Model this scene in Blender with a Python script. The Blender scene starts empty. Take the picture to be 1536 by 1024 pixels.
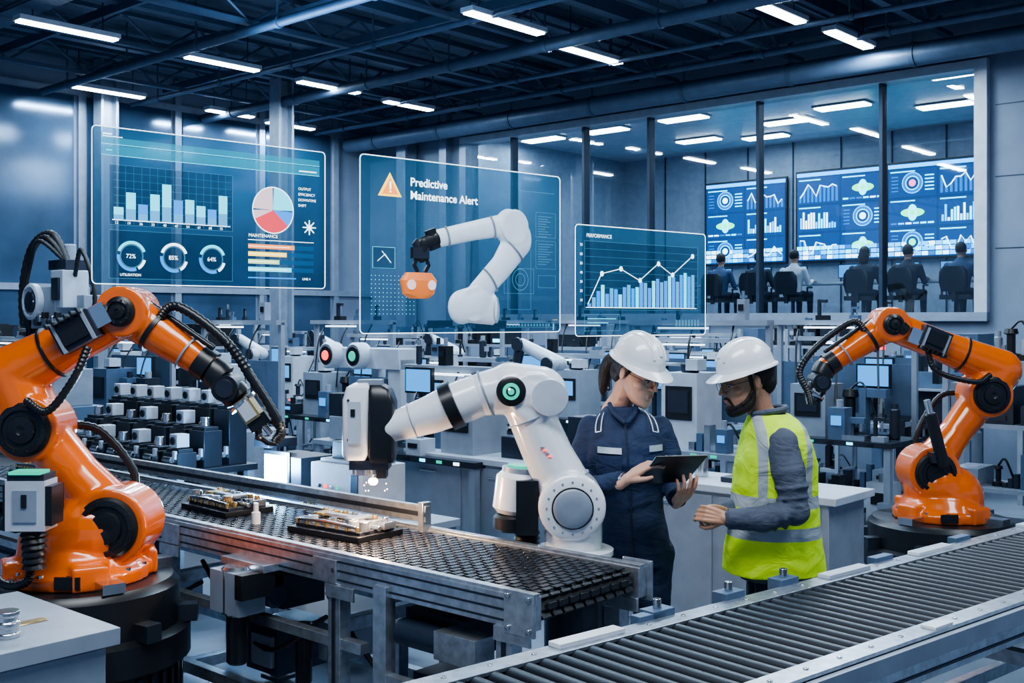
import bpy, math, random
from mathutils import Vector as V, Matrix
random.seed(7)
SC=bpy.context.scene
COL=SC.collection
PHI=math.atan2(-.665,.747)
def W(t,n,z=0): return V((5.24-.747*t+.665*n, 12.5+.665*t+.747*n, z))
# ------------------------------------------------------------------ materials
def M(name,col,rough=.5,metal=0,em=None,es=0,noise=.12,ns=8,bump=0,bs=60,coat=0,sss=0,stretch=None):
    m=bpy.data.materials.new(name); m.use_nodes=True; nt=m.node_tree; b=nt.nodes['Principled BSDF']
    b.inputs['Roughness'].default_value=rough; b.inputs['Metallic'].default_value=metal
    if coat: b.inputs['Coat Weight'].default_value=coat; b.inputs['Coat Roughness'].default_value=.08
    if sss: b.inputs['Subsurface Weight'].default_value=sss; b.inputs['Subsurface Scale'].default_value=.01
    tc=nt.nodes.new('ShaderNodeTexCoord'); n=nt.nodes.new('ShaderNodeTexNoise'); n.inputs['Scale'].default_value=ns
    n.inputs['Detail'].default_value=4; nt.links.new(tc.outputs['Object'],n.inputs['Vector'])
    r=nt.nodes.new('ShaderNodeValToRGB'); r.color_ramp.elements[0].position=.3; r.color_ramp.elements[1].position=.7
    lo=[c*(1-noise) for c in col]; hi=[min(1,c*(1+noise*.6)) for c in col]
    r.color_ramp.elements[0].color=(*lo,1); r.color_ramp.elements[1].color=(*hi,1)
    nt.links.new(n.outputs['Fac'],r.inputs['Fac']); nt.links.new(r.outputs['Color'],b.inputs['Base Color'])
    if bump:
        n2=nt.nodes.new('ShaderNodeTexNoise'); n2.inputs['Scale'].default_value=bs; n2.inputs['Detail'].default_value=3
        src=tc.outputs['Object']
        if stretch:
            mp=nt.nodes.new('ShaderNodeMapping'); mp.inputs['Scale'].default_value=stretch; mp.inputs['Rotation'].default_value=(.5,.6,.2); nt.links.new(src,mp.inputs[0]); src=mp.outputs[0]
            n2.inputs['Distortion'].default_value=.8
        nt.links.new(src,n2.inputs['Vector'])
        bp=nt.nodes.new('ShaderNodeBump'); bp.inputs['Strength'].default_value=bump; bp.inputs['Distance'].default_value=.01 if not stretch else .03
        nt.links.new(n2.outputs['Fac'],bp.inputs['Height']); nt.links.new(bp.outputs['Normal'],b.inputs['Normal'])
    if em: b.inputs['Emission Color'].default_value=(*em,1); b.inputs['Emission Strength'].default_value=es
    return m
def E(name,col,s=1.5): return M(name,[c*.3 for c in col],.5,0,col,s)
ORG=M('orange_paint',(.78,.145,.010),.24,0,coat=.8,noise=.1,ns=4)
WHT=M('white_robot_shell',(.76,.79,.83),.25,0,coat=.5,noise=.05)
BLK=M('black_plastic',(.012,.014,.018),.34)
RUB=M('black_rubber',(.014,.014,.016),.55)
DKM=M('dark_metal',(.045,.055,.075),.36,.6)
DKB=M('dark_blue_metal',(.03,.05,.085),.45,.4)
ALU=M('brushed_aluminium',(.50,.55,.61),.28,.8,noise=.25,ns=30)
STL=M('steel',(.60,.62,.65),.18,.95)
GRP=M('grey_paint',(.27,.32,.39),.4,.1)
LGP=M('light_grey_paint',(.50,.56,.64),.38,.05)
MGB=M('mid_blue_grey',(.09,.145,.23),.45,.2)
BRS=M('brass',(.66,.45,.2),.25,.9)
GEM=E('green_lamp',(.03,.55,.38),1.2); REM=E('red_lamp',(1,.08,.06),3); CEM=E('cyan_lamp',(.2,.75,1),3)
WEM=E('white_lamp',(.75,.88,1),3)
SCB=E('monitor_blue',(.05,.3,.75),1.6)
SKW=M('skin_woman',(.66,.38,.27),.45,sss=.15,noise=.06,ns=30)
SKM=M('skin_man',(.52,.28,.175),.45,sss=.15,noise=.08,ns=30)
NAV=M('navy_uniform',(.018,.034,.085),.8,noise=.2,ns=25,bump=.6,bs=7,stretch=(1,1,2.2))
JEA=M('dark_trousers',(.016,.026,.055),.85,noise=.25,bump=.5,bs=7,stretch=(1,1,2.2))
SHT=M('slate_shirt',(.080,.098,.14),.8,noise=.12,ns=25,bump=.65,bs=7,stretch=(1,1,2.2))
HAR=M('dark_hair',(.018,.011,.008),.5,noise=.4,ns=60,bump=.4,bs=120,stretch=(1,1,.2))
HATM=M('hardhat_white',(.80,.82,.85),.25,coat=.5,noise=.03)
REF=M('reflective_tape',(.50,.54,.60),.35,.3)
LIP=M('lips',(.50,.20,.165),.4); EYW=M('eye_white',(.7,.7,.7),.3); EYD=M('eye_iris',(.03,.015,.01),.2)
# ------------------------------------------------------------------ mesh builder
def frame(a):
    a=a.normalized(); h=V((0,0,1)) if abs(a.z)<.9 else V((1,0,0))
    u=a.cross(h).normalized(); return u,a.cross(u).normalized()
class MB:
    def __init__(s): s.v=[];s.f=[];s.m=[];s.mats=[]
    def mi(s,m):
        if m not in s.mats: s.mats.append(m)
        return s.mats.index(m)
    def add(s,vs,fs,m):
        o=len(s.v); s.v+=[V(x) for x in vs]; k=s.mi(m)
        for f in fs: s.f.append([i+o for i in f]); s.m.append(k)
    def rings(s,R,m,caps=True,closed=True):
        n=len(R[0]); vs=[p for r in R for p in r]; fs=[]
        for j in range(len(R)-1):
            for i in range(n if closed else n-1):
                a=j*n+i; b=j*n+(i+1)%n; fs.append([a,b,b+n,a+n])
        if caps: fs.append(list(range(n))[::-1]); fs.append([(len(R)-1)*n+i for i in range(n)])
        s.add(vs,fs,m)
    def box(s,c,sz,m,R=None):
        c=V(c); vs=[]
        for x in(-.5,.5):
            for y in(-.5,.5):
                for z in(-.5,.5):
                    p=V((x*sz[0],y*sz[1],z*sz[2])); vs.append(c+(R@p if R else p))
        s.add(vs,[[0,1,3,2],[4,6,7,5],[0,4,5,1],[2,3,7,6],[0,2,6,4],[1,5,7,3]],m)
    def lathe(s,p,ax,prof,m,seg=28):
        p=V(p); ax=V(ax).normalized(); u,w=frame(ax); R=[]
        for h,r in prof:
            R.append([p+ax*h+(u*math.cos(2*math.pi*i/seg)+w*math.sin(2*math.pi*i/seg))*max(r,.0004) for i in range(seg)])
        s.rings(R,m)
    def cyl(s,a,b,r,m,r2=None,seg=20,ch=0):
        a=V(a);b=V(b);L=(b-a).length; r2=r if r2 is None else r2
        pr=[(0,r),(L,r2)] if not ch else [(0,r-ch),(ch,r),(L-ch,r2),(L,r2-ch)]
        s.lathe(a,b-a,pr,m,seg)
    def tube(s,P,r,m,seg=12,round=False):
        P=[V(p) for p in P]; n=len(P); rr=r if isinstance(r,(list,tuple)) else [r]*n
        T=[((P[min(i+1,n-1)]-P[max(i-1,0)])).normalized() for i in range(n)]
        u,_=frame(T[0]); R=[]
        for i in range(n):
            u=(u-T[i]*u.dot(T[i])).normalized(); w=T[i].cross(u)
            R.append([P[i]+(u*math.cos(2*math.pi*k/seg)+w*math.sin(2*math.pi*k/seg))*rr[i] for k in range(seg)])
        s.rings(R,m)
        if round:
            s.ell(P[0],(rr[0],)*3,m); s.ell(P[-1],(rr[-1],)*3,m)
    def limb(s,P,r,m):
        s.tube(P,r,m,16)
        for p,q in zip(P,r): s.ell(p,(q,q,q),m)
    def ell(s,c,r,m,R=None,seg=20,rg=12):
        c=V(c); Rg=[]
        for j in range(rg+1):
            a=math.pi*(j+.02 if j==0 else (j-.02 if j==rg else j))/rg
            row=[]
            for i in range(seg):
                b=2*math.pi*i/seg; p=V((r[0]*math.sin(a)*math.cos(b),r[1]*math.sin(a)*math.sin(b),r[2]*math.cos(a)))
                row.append(c+(R@p if R else p))
            Rg.append(row)
        s.rings(Rg,m)
    def torso(s,rows,m,seg=32,p=2.3,caps=True):
        R=[]
        for z,cx,cy,rx,ry in rows:
            row=[]
            for i in range(seg):
                a=2*math.pi*i/seg; c,sn=math.cos(a),math.sin(a)
                row.append(V((cx+rx*math.copysign(abs(c)**(2/p),c),cy+ry*math.copysign(abs(sn)**(2/p),sn),z)))
            R.append(row)
        s.rings(R,m,caps)
    def xf(s,Mx): s.v=[Mx@v for v in s.v]; return s
    def mesh(s,name):
        me=bpy.data.meshes.new(name); me.from_pydata([tuple(v) for v in s.v],[],s.f)
        for m in s.mats: me.materials.append(m)
        me.polygons.foreach_set('material_index',s.m); me.polygons.foreach_set('use_smooth',[True]*len(s.f))
        me.update()
        try: me.set_sharp_from_angle(angle=math.radians(38))
        except Exception: pass
        return me
    def build(s,name,loc=(0,0,0),rz=0,parent=None,bevel=0):
        ob=bpy.data.objects.new(name,s.mesh(name)); COL.objects.link(ob); ob.location=loc; ob.rotation_euler=(0,0,rz)
        if parent: ob.parent=parent
        if bevel:
            b=ob.modifiers.new('bevel','BEVEL'); b.width=bevel; b.segments=2; b.limit_method='ANGLE'; b.angle_limit=math.radians(50)
        return ob
def inst(ob,loc,rz=0,sc=1):
    o=ob.copy(); COL.objects.link(o); o.location=loc; o.rotation_euler=(0,0,rz); o.scale=(sc,)*3; return o
def root(name,loc=(0,0,0),rz=0):
    e=bpy.data.objects.new(name,None); COL.objects.link(e); e.location=loc; e.rotation_euler=(0,0,rz); e.empty_display_size=.1; return e
def remesh(mb,name,vox,mat,parent=None,it=4,fac=.5,loc=(0,0,0),fold=0,fs=.12):
    ob=mb.build('tmp'); ob.data.materials.clear()
    r=ob.modifiers.new('r','REMESH'); r.mode='VOXEL'; r.voxel_size=vox; r.use_smooth_shade=True
    sm=ob.modifiers.new('s','SMOOTH'); sm.factor=fac; sm.iterations=it
    if fold:
        tx=bpy.data.textures.new('fold','CLOUDS'); tx.noise_scale=fs; tx.noise_depth=1
        d=ob.modifiers.new('d','DISPLACE'); d.texture=tx; d.strength=fold; d.mid_level=.5
    bpy.context.view_layer.update(); dg=bpy.context.evaluated_depsgraph_get()
    me=bpy.data.meshes.new_from_object(ob.evaluated_get(dg)); bpy.data.objects.remove(ob)
    me.name=name; me.materials.clear(); me.materials.append(mat)
    me.polygons.foreach_set('use_smooth',[True]*len(me.polygons)); me.polygons.foreach_set('material_index',[0]*len(me.polygons))
    o=bpy.data.objects.new(name,me); COL.objects.link(o); o.location=loc
    if parent: o.parent=parent
    return o
def cr(P,n=8):
    P=[V(p) for p in P]; P=[P[0]*2-P[1]]+P+[P[-1]*2-P[-2]]; out=[]
    for i in range(1,len(P)-2):
        for k in range(n):
            t=k/n; a,b,c,d=P[i-1:i+3]
            out.append(.5*((2*b)+(c-a)*t+(2*a-5*b+4*c-d)*t*t+(3*b-a-3*c+d)*t**3))
    out.append(P[-2]); return out
def hose(mb,P,r,m,n=14):
    pts=cr(P,n); mb.tube(pts,[r if i%2 else r*.82 for i in range(len(pts))],m,10)

# ------------------------------------------------------------------ room shell
FLO=M('floor_concrete',(.20,.25,.32),.25,0,noise=.25,ns=1.2,bump=.05,bs=30)
WAL=M('wall_hazy_blue_grey',(.19,.25,.345),.6,noise=.15,ns=2)  # blue-grey puts the hall's bluish haze into the wall colour
CEI=M('ceiling_deck',(.10,.15,.22),.7,noise=.3,ns=3)
TRS=M('truss_steel_blue',(.075,.12,.19),.5,.3)
FRM=M('frame_metal',(.28,.35,.45),.4,.4)
b=MB(); b.box((0,0,-.05),(26,24,.1),FLO); b.build('floor',W(1,-8,0),PHI)
b=MB(); b.box((0,0,.05),(26,24,.1),CEI)
for i in range(52): b.box((-12.8+i*.5,0,-.02),(.12,24,.04),CEI)
b.build('ceiling',W(1,-8,5.42),PHI)
b=MB(); SILL,TOP=1.89,4.62; WL,WR=7.92,0.0
def wbox(mb,t0,t1,z0,z1,n0,n1,m):
    mb.box((-(t0+t1)/2,(n0+n1)/2,(z0+z1)/2),(abs(t1-t0),abs(n1-n0),z1-z0),m)
wbox(b,-9,10.33,0,SILL,0,.2,WAL); wbox(b,-9,10.33,TOP,5.4,0,.2,WAL)
wbox(b,-9,WR,SILL,TOP,0,.2,WAL); wbox(b,WL,10.33,SILL,TOP,0,.2,WAL)
for t in (-7,-5,-3,-1.3,8.4): wbox(b,t-.08,t+.08,0,5.3,-.14,0,FRM)
for z in (.9,2.6,3.4,4.2): wbox(b,-9,-.2,z-.006,z+.006,-.004,0,DKB)
for t in (.9,2.2,3.5,4.8,6.1): wbox(b,t-.03,t+.03,0,1.75,-.03,0,FRM)
b.build('wall_right',W(0,0,0),PHI,bevel=0)
b=MB()
wbox(b,-.14,8.06,SILL-.1,SILL,-.1,.2,FRM); wbox(b,-.14,8.06,TOP,TOP+.1,-.1,.2,LGP)
wbox(b,-.14,0,SILL,TOP,-.1,.2,LGP); wbox(b,7.92,8.06,SILL,TOP,-.1,.2,FRM)
for t in (1.11,2.75,4.45,5.6,7.0): wbox(b,t-.022,t+.022,SILL,TOP,-.03,.10,DKB)
gm=bpy.data.materials.new('window_glass'); gm.use_nodes=True; nt=gm.node_tree; nt.nodes.clear()
o_=nt.nodes.new('ShaderNodeOutputMaterial'); mx=nt.nodes.new('ShaderNodeMixShader'); tr=nt.nodes.new('ShaderNodeBsdfTransparent'); gl=nt.nodes.new('ShaderNodeBsdfGlossy'); lw=nt.nodes.new('ShaderNodeLayerWeight')
lw.inputs['Blend'].default_value=.35; mr=nt.nodes.new('ShaderNodeMapRange'); mr.inputs[3].default_value=.10; mr.inputs[4].default_value=.55; nt.links.new(lw.outputs['Facing'],mr.inputs[0])
gl.inputs['Roughness'].default_value=.02; tr.inputs['Color'].default_value=(.80,.92,1,1)
nt.links.new(mr.outputs[0],mx.inputs[0]); nt.links.new(tr.outputs[0],mx.inputs[1]); nt.links.new(gl.outputs[0],mx.inputs[2]); nt.links.new(mx.outputs[0],o_.inputs[0])
b.add([(-7.92,.045,SILL),(0,.045,SILL),(0,.045,TOP),(-7.92,.045,TOP)],[[0,1,2,3]],gm)
b.build('window_1',W(0,0,0),PHI)
b=MB(); b.box((.1,-9,2.7),(.2,18.2,5.4),WAL)
PNL=M('partition_glass_blue',(.06,.115,.20),.14,.3,noise=.3,ns=1.5)
for i in range(12):
    y=-.8-i*1.5
    b.box((-.03,y,2.7),(.06,.10,5.3),FRM)
    b.box((-.01,y-.75,3.6),(.02,1.3,2.6),PNL); b.box((-.01,y-.75,1.2),(.02,1.3,2.0),PNL)
for z in (2.25,4.95): b.box((-.03,-9,z),(.07,18,.09),FRM)
for v in b.v: v.x=-v.x
b.f=[f[::-1] for f in b.f]
b.build('wall_left',W(10.33,0,0),PHI)
for i,(t,n) in enumerate([(9.2,-.3),(8.3,-3.5),(10.0,-5.2)]):
    c=MB(); c.box((0,0,2.7),(.22,.04,5.4),FRM); c.box((0,.11,2.7),(.03,.2,5.4),FRM); c.box((0,.22,2.7),(.22,.04,5.4),FRM)
    c.box((0,.11,.02),(.4,.4,.04),DKM); c.build('steel_column',W(t,n,0),PHI,bevel=.004)
tr_=MB(); L=20
for z in (0,.34): tr_.box((0,0,z),(.09,L,.05),TRS)
for i in range(40):
    y0=-L/2+i*.5; tr_.cyl((0,y0,0 if i%2 else .34),(0,y0+.5,.34 if i%2 else 0),.018,TRS,seg=6)
T0=tr_.build('ceiling_truss',W(9.2,-10.3,4.98),PHI)
for t in (7.4,5.6,3.8,2.0,.2,-1.6,-3.4): inst(T0,W(t,-10.3,4.98),PHI)
g=MB()
for n,z,r,m in ((-.6,4.76,.13,MGB),(-1.3,4.88,.04,TRS),(-3.4,4.84,.07,TRS),(-5.9,4.86,.05,TRS),(-4.6,4.87,.03,MGB),(-2.2,4.86,.03,MGB)):
    g.cyl((-10.2,n,z),(8,n,z),r,m,seg=16)
    for k in range(12): g.box((-9.5+k*1.5,n,(z+5.4)/2),(.015,.015,5.4-z),TRS); g.lathe((-9.5+k*1.5,n,z),(1,0,0),[(0,r+.012),(.05,r+.012)],TRS,16)
for t in (8.3,6.5,4.7,2.9,1.1,-.7): g.box((-t,-5,5.22),(.14,10,.16),TRS)
for n in (-.9,-2.6,-4.2,-5.4,-6.8): g.box((0,n,5.12),(20,.05,.10),TRS)
g.box((-1,-7.6,5.0),(18,.28,.015),TRS)
for k in range(9): g.box((-9+k*2,-1.75,5.05),(.04,2.4,.03),TRS)
g.build('ceiling_pipes',W(0,0,0),PHI)
g=MB()
for x,r in ((1.0,.035),(1.18,.025)):
    g.tube(cr([(x,-.1,0.0),(x,-.1,3.2),(x,-.1,4.7),(x+.4,-.1,5.0)],6),r,LGP,10)
    for z in (1,2.2,3.4): g.box((x,-.05,z),(.1,.1,.04),FRM)
g.build('wall_conduit',W(0,0,0),PHI)
LEM=E('luminaire_diffuser',(.86,.94,1),12)
def lamp(name,x,y,L,z=4.85,pw=85,rz=math.radians(48.3),w=.12):
    m=MB(); m.box((L/2,0,.03),(L,w+.05,.05),LGP); m.box((L/2,0,-.003),(L-.03,w,.02),LEM)
    for k in(.15,.85): m.cyl((L*k,0,.05),(L*k,0,.5),.006,DKM,seg=6)
    r=m.build(name,(x,y,z),rz)
    d=bpy.data.lights.new('lamp','AREA'); d.shape='RECTANGLE'; d.size=L; d.size_y=w; d.energy=pw; d.color=(.70,.85,1)
    o=bpy.data.objects.new('tube_light',d); COL.objects.link(o); o.parent=r; o.location=(L/2,0,-.02)
for x,y,L in [(-5.04,11.28,1.1),(-3.78,12.85,1.0),(-2.73,14.18,1.0),(-1.77,15.47,.9),(-5.79,14.42,1.1),(-4.43,16.1,.8),(-3.78,17.1,.9),(-.45,10.98,1.15),(.55,12.38,1.1),(2.24,10.57,1.1),(3.34,11.7,1.0),(-2.2,9.2,1.3),(1.0,8.8,1.3),(-4.2,7.5,1.3),(3.4,8.2,1.3)]:
    lamp('ceiling_light',x,y,L)
# ------------------------------------------------------------------ control room
CRW=M('wall_control_room',(.24,.31,.40),.6)
b=MB(); wbox(b,-4,10.3,1.45,1.60,.2,8.4,M('control_room_floor_mat',(.10,.14,.2),.4)); b.build('floor_control_room',W(0,0,0),PHI)
b=MB(); wbox(b,-4,10.3,5.3,5.4,.2,8.4,LGP); b.build('ceiling_control_room',W(0,0,0),PHI)
b=MB(); wbox(b,-4,10.3,1.6,5.3,7.2,7.4,CRW)
for t in range(-3,10): wbox(b,t-.01,t+.01,1.6,5.3,7.17,7.2,DKB)
b.build('wall_control_back',W(0,0,0),PHI)
b=MB(); wbox(b,10.1,10.3,1.6,5.3,.2,7.2,CRW); b.build('wall_control_left',W(0,0,0),PHI)
b=MB(); wbox(b,-4,-3.8,1.6,5.3,.2,7.2,CRW); b.build('wall_control_right',W(0,0,0),PHI)
for x,y in [(2.95,19.1),(3.6,21.4),(1.72,20.3),(4.8,19.4),(5.36,18.0),(7.0,17.9),(4.8,21.0),(.6,21.3),(-.6,20.6),(6.3,15.6)]:
    m=MB(); m.box((0,0,0),(.85,.30,.03),LEM); m.box((0,0,.02),(.91,.36,.02),LGP); r=m.build('ceiling_panel_light',(x,y,5.26),PHI)
    d=bpy.data.lights.new('p','AREA'); d.shape='RECTANGLE'; d.size=1; d.size_y=.32; d.energy=32; d.color=(.7,.85,1)
    o=bpy.data.objects.new('panel_light',d); COL.objects.link(o); o.parent=r; o.location=(0,0,-.03)
SBASE=E('video_wall_blue',(.008,.06,.20),1.4)
pal=[E('vw1',(.03,.42,1),4),E('vw2',(.08,.8,1),4.2),E('vw3',(.01,.15,.5),2.6),E('vw4',(.6,.88,1),4.5),E('vw5',(.08,.95,.35),3.4),E('vw6',(1,.2,.45),3.2),E('vw7',(.008,.07,.26),1.5)]
def videowall(t0,t1,z0,z1,cells,seed):
    rnd=random.Random(seed); m=MB(); Wd=t1-t0; H=z1-z0
    m.box((0,0,0),(Wd+.06,.06,H+.06),BLK); m.box((0,-.032,0),(Wd,.006,H),SBASE)
    def q(x,z,w,h,mt,y=-.037): m.box((x,y,z),(w,.003,h),mt)
    q(0,H/2-.05,Wd,.07,pal[0])
    nx,nz=cells; cw=Wd/nx; chh=(H-.1)/nz
    for i in range(nx):
        for j in range(nz):
            cx=-Wd/2+cw*(i+.5); cz=-H/2+chh*(j+.5)
            q(cx,cz,cw*.96,chh*.93,pal[6]); q(cx-cw*.2,cz+chh*.4,cw*.5,chh*.04,pal[1],-.04)
            k=(i+j*2+seed)%4
            if k==0:
                for a in range(14): q(cx-cw*.4+a*cw*.06,cz-chh*.35+.5*(hh:=rnd.uniform(.1,.6)*chh),cw*.04,hh,pal[rnd.choice([0,1,3])],-.042)
            elif k==1:
                cc=pal[rnd.choice([4,5,3])]
                for r,mt in ((.36,pal[0]),(.33,pal[2]),(.24,pal[1]),(.21,pal[6]),(.12,cc)):
                    R=min(cw,chh)*r; m.lathe((cx,-.042-.001*(1-r),cz),(0,-1,0),[(0,R),(.002+.004*(1-r),R)],mt,20)
                for a in range(5): q(cx+cw*.34,cz-chh*.25+a*chh*.12,cw*.18,chh*.04,pal[1],-.042); q(cx-cw*.36,cz-chh*.25+a*chh*.12,cw*.14,chh*.04,pal[2],-.042)
            elif k==2:
                P=[(cx-cw*.42+cw*.84*a/9,-.043,cz+chh*rnd.uniform(-.3,.25)) for a in range(10)]
                m.tube(P,.012,pal[3],5)
                for p in P: q(p[0],(p[2]+cz-chh*.4)/2,cw*.05,p[2]-(cz-chh*.4),pal[2],-.041)
            else:
                mt=pal[4] if (i+j)%2 else pal[5]
                m.ell((cx,-.04,cz),(cw*.24,.004,chh*.15),pal[4]); m.ell((cx,-.042,cz),(cw*.10,.006,chh*.28),pal[1]); m.ell((cx,-.046,cz),(cw*.05,.006,chh*.10),mt)
                for a in range(6): q(cx-cw*.38+a*cw*.15,cz-chh*.36,cw*.12,chh*.06,pal[rnd.choice([0,2,3,1,2])],-.042)
    for a in range(int(Wd*8)):
        for c in range(3): q(-Wd/2+.06+a*.125,-H/2+.06+c*.09,.11,.07,pal[rnd.choice([0,2,1,3,0])],-.046)
    return m.build('video_wall',W((t0+t1)/2,7.1,(z0+z1)/2),PHI)
videowall(2.2,4.02,2.95,4.66,(2,3),1); videowall(4.06,5.85,2.95,4.66,(2,3),2); videowall(6.1,7.9,2.95,4.6,(2,3),5)
CH=MB(); CH.box((0,0,.47),(.46,.44,.07),BLK)
CH.torso([(.55,0,-.25,.19,.03),(.7,0,-.27,.22,.035),(.85,0,-.28,.21,.035),(.93,0,-.29,.15,.03)],BLK,20)
CH.cyl((0,0,.1),(0,0,.45),.03,DKM); CH.box((0,-.24,.5),(.06,.04,.2),BLK)
for k in range(5):
    a=k*1.2566; CH.tube([(0,0,.1),(.28*math.cos(a),.28*math.sin(a),.06)],.02,DKM,8); CH.ell((.28*math.cos(a),.28*math.sin(a),.035),(.03,.03,.034),BLK,seg=10,rg=6)
for s in(-1,1): CH.tube([(s*.22,0,.47),(s*.27,0,.5),(s*.27,-.02,.66),(s*.27,.15,.67)],.018,BLK,8)
chm=CH.mesh('office_chair')
def seated(loc,shirt,long=False,sc=1.0,lean=0):
    r=root('seated_operator',loc,PHI)
    m=MB(); m.torso([(.5,0,0,.16,.12),(.62,0,-.01,.15,.11),(.78,0,.0+lean,.17,.11),(.9,0,.01+lean,.2,.11),(.98,0,.02+lean,.18,.09),(1.03,0,.03+lean,.08,.07),(1.08,0,.04+lean,.05,.05)],shirt)
    for s in(-1,1): m.limb([(s*.19,.01+lean,.95),(s*.25,.08,.72),(s*.18,.34,.78)],[.06,.048,.036],shirt)
    remesh(m,'shirt_torso',.014,shirt,r)
    m=MB()
    for s in(-1,1): m.limb([(s*.09,0,.55),(s*.1,.42,.56),(s*.1,.42,.1)],[.085,.062,.042],JEA); m.ell((s*.1,.49,.05),(.045,.12,.05),JEA)
    m.ell((0,-.02,.55),(.17,.13,.09),JEA); remesh(m,'trousers',.016,JEA,r)
    m=MB(); m.ell((0,.06+lean,1.19),(.075,.09,.11),SKM); m.cyl((0,.04+lean,1.0),(0,.05+lean,1.15),.05,SKM); m.ell((0,.15+lean,1.17),(.014,.02,.02),SKM)
    for s in(-1,1):
        m.ell((s*.078,.06+lean,1.18),(.01,.02,.03),SKM)
        m.ell((s*.17,.38,.785),(.04,.055,.018),SKM)
        for k in range(4): m.tube([(s*.17-.027+k*.018,.42,.785),(s*.17-.027+k*.018,.46,.79),(s*.17-.027+k*.018,.485,.78)],.008,SKM,6)
        m.tube([(s*.14,.37,.785),(s*.125,.41,.785)],.009,SKM,6)
    m.build('head_and_hands',parent=r)
    m=MB(); m.ell((0,.04+lean,1.22),(.085,.092,.10),HAR)
    if long: m.ell((0,-.0+lean,1.12),(.09,.06,.16),HAR)
    remesh(m,'hair',.012,HAR,r)
    c=bpy.data.objects.new('office_chair',chm); COL.objects.link(c); c.location=V(loc); c.rotation_euler=(0,0,PHI)
WSH=M('white_shirt',(.6,.65,.72),.8); DSH=M('dark_shirt',(.02,.03,.05),.8); BSH=M('blue_shirt',(.05,.09,.18),.8)
for t,n,sh,lg in [(1.73,4.3,BSH,False),(2.55,4.3,DSH,False),(3.26,4.3,DSH,True),(4.5,4.3,WSH,False),(5.22,4.4,DSH,False),(5.98,4.4,BSH,False)]:
    seated(W(t,n,1.68),sh,lg)
b=MB(); wbox(b,-3.7,10.0,1.60,1.68,3.4,6.6,MGB); b.build('raised_platform',W(0,0,0),PHI)
b=MB(); wbox(b,1.0,7.0,2.41,2.45,4.74,5.5,LGP)
for t in (1.1,2.15,3.9,5.6,6.9): wbox(b,t-.03,t+.03,1.68,2.41,5.3,5.4,DKM)
for t in (2.15,2.9,3.9,4.9,5.6,6.4):
    b.box((-t,5.2,2.47),(.2,.14,.02),BLK); b.box((-t,5.22,2.54),(.03,.02,.14),BLK)
    b.box((-t,5.2,2.64),(.42,.03,.24),BLK); b.box((-t,5.182,2.64),(.39,.004,.21),SCB)
b.build('control_desk',W(0,0,0),PHI)

# ------------------------------------------------------------------ main belt conveyor
BELT=M('conveyor_belt',(.016,.018,.022),.5,.0,noise=.3,ns=30)
LNK=M('belt_links',(.045,.05,.06),.26,.5,noise=.3,ns=30)
c=MB(); x0=-5.9
for y in (0,.6):
    c.box((x0/2,y,.84),(-x0,.05,.11),ALU); s=-1 if y==0 else 1
    for z in (.805,.84,.875): c.box((x0/2,y+s*.0255,z),(-x0,.003,.008),DKM)
    c.box((x0/2,y,.9),(-x0,.035,.012),ALU)
    c.box((-.045,y+s*.032,.842),(.13,.014,.145),ALU)
    for dx in(-.09,0): 
        for z in(.79,.895): c.lathe((dx,y+s*.039,z),(0,s,0),[(0,.010),(.008,.010),(.009,.006)],STL,10)
    for k in range(5): c.lathe((-1.0-k*1.1,y+s*.027,.84),(0,s,0),[(0,.012),(.008,.012)],STL,10); c.box((-1.05-k*1.1,y+s*.03,.835),(.14,.01,.09),ALU)
c.rings([[V((x0,y,.889)),V((-.075,y,.889)),V((-.035,y,.873)),V((-.016,y,.84)),V((-.035,y,.80)),V((-.075,y,.785)),V((x0,y,.785))] for y in (.035,.565)],BELT)
i=0; x=-.06
while x>-4.6:
    for k in range(9):
        y=.066+k*.0585+(.029 if i%2 else 0)
        if y<.56: c.box((x,y,.891),(.026,.046,.006),LNK)
    i+=1; x-=.036
for k in range(9):
    for a,(px,pz) in enumerate(((-.03,.876),(-.014,.85),(-.018,.82))):
        y=.066+k*.0585+(.029 if a%2 else 0)
        if y<.56: c.box((px,y,pz),(.012,.046,.022),LNK,Matrix.Rotation(.7-.7*a,3,'Y'))
c.box((x0/2-.55,.57,.965),(-x0-1.1,.03,.07),ALU); c.box((x0/2-.55,.553,.965),(-x0-1.1,.004,.02),DKM)
c.box((-1.12,.57,.95),(.03,.05,.13),ALU)
for x in (-.12,-1.0,-2.2,-3.5,-4.8,-5.8):
    for y in (0,.6):
        c.box((x,y,.42),(.07,.055,.74),ALU); c.box((x,y-.03 if y==0 else y+.03,.42),(.018,.004,.72),DKM)
        c.box((x,y,.03),(.13,.12,.02),DKM); c.cyl((x,y,0),(x,y,.08),.018,STL)
        c.box((x+.04,y-.03,.76),(.16,.012,.05),ALU)
    c.box((x,.3,.62),(.05,.55,.05),ALU); c.box((x,.3,.2),(.05,.55,.05),ALU)
for y in (0,.6):
    c.box((x0/2,y,.25),(-x0-.1,.045,.05),ALU)
    c.box((x0/2-.4,y,.56),(-x0-.9,.045,.04),ALU)
for x in (-.55,-1.6,-2.9,-4.1):
    c.box((x,.18,.66),(.30,.22,.14),DKM); c.cyl((x-.12,.02,.66),(x+.18,.02,.66),.05,DKB,ch=.01); c.box((x,.2,.40),(.22,.26,.2),DKB)
    c.box((x+.02,.06,.40),(.14,.02,.13),GRP)
    c.box((x-.25,.12,.45),(.07,.05,.3),ALU); c.cyl((x+.25,.1,.3),(x+.25,.1,.55),.035,BLK,ch=.006); c.box((x+.28,.3,.45),(.12,.2,.16),GRP)
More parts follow.
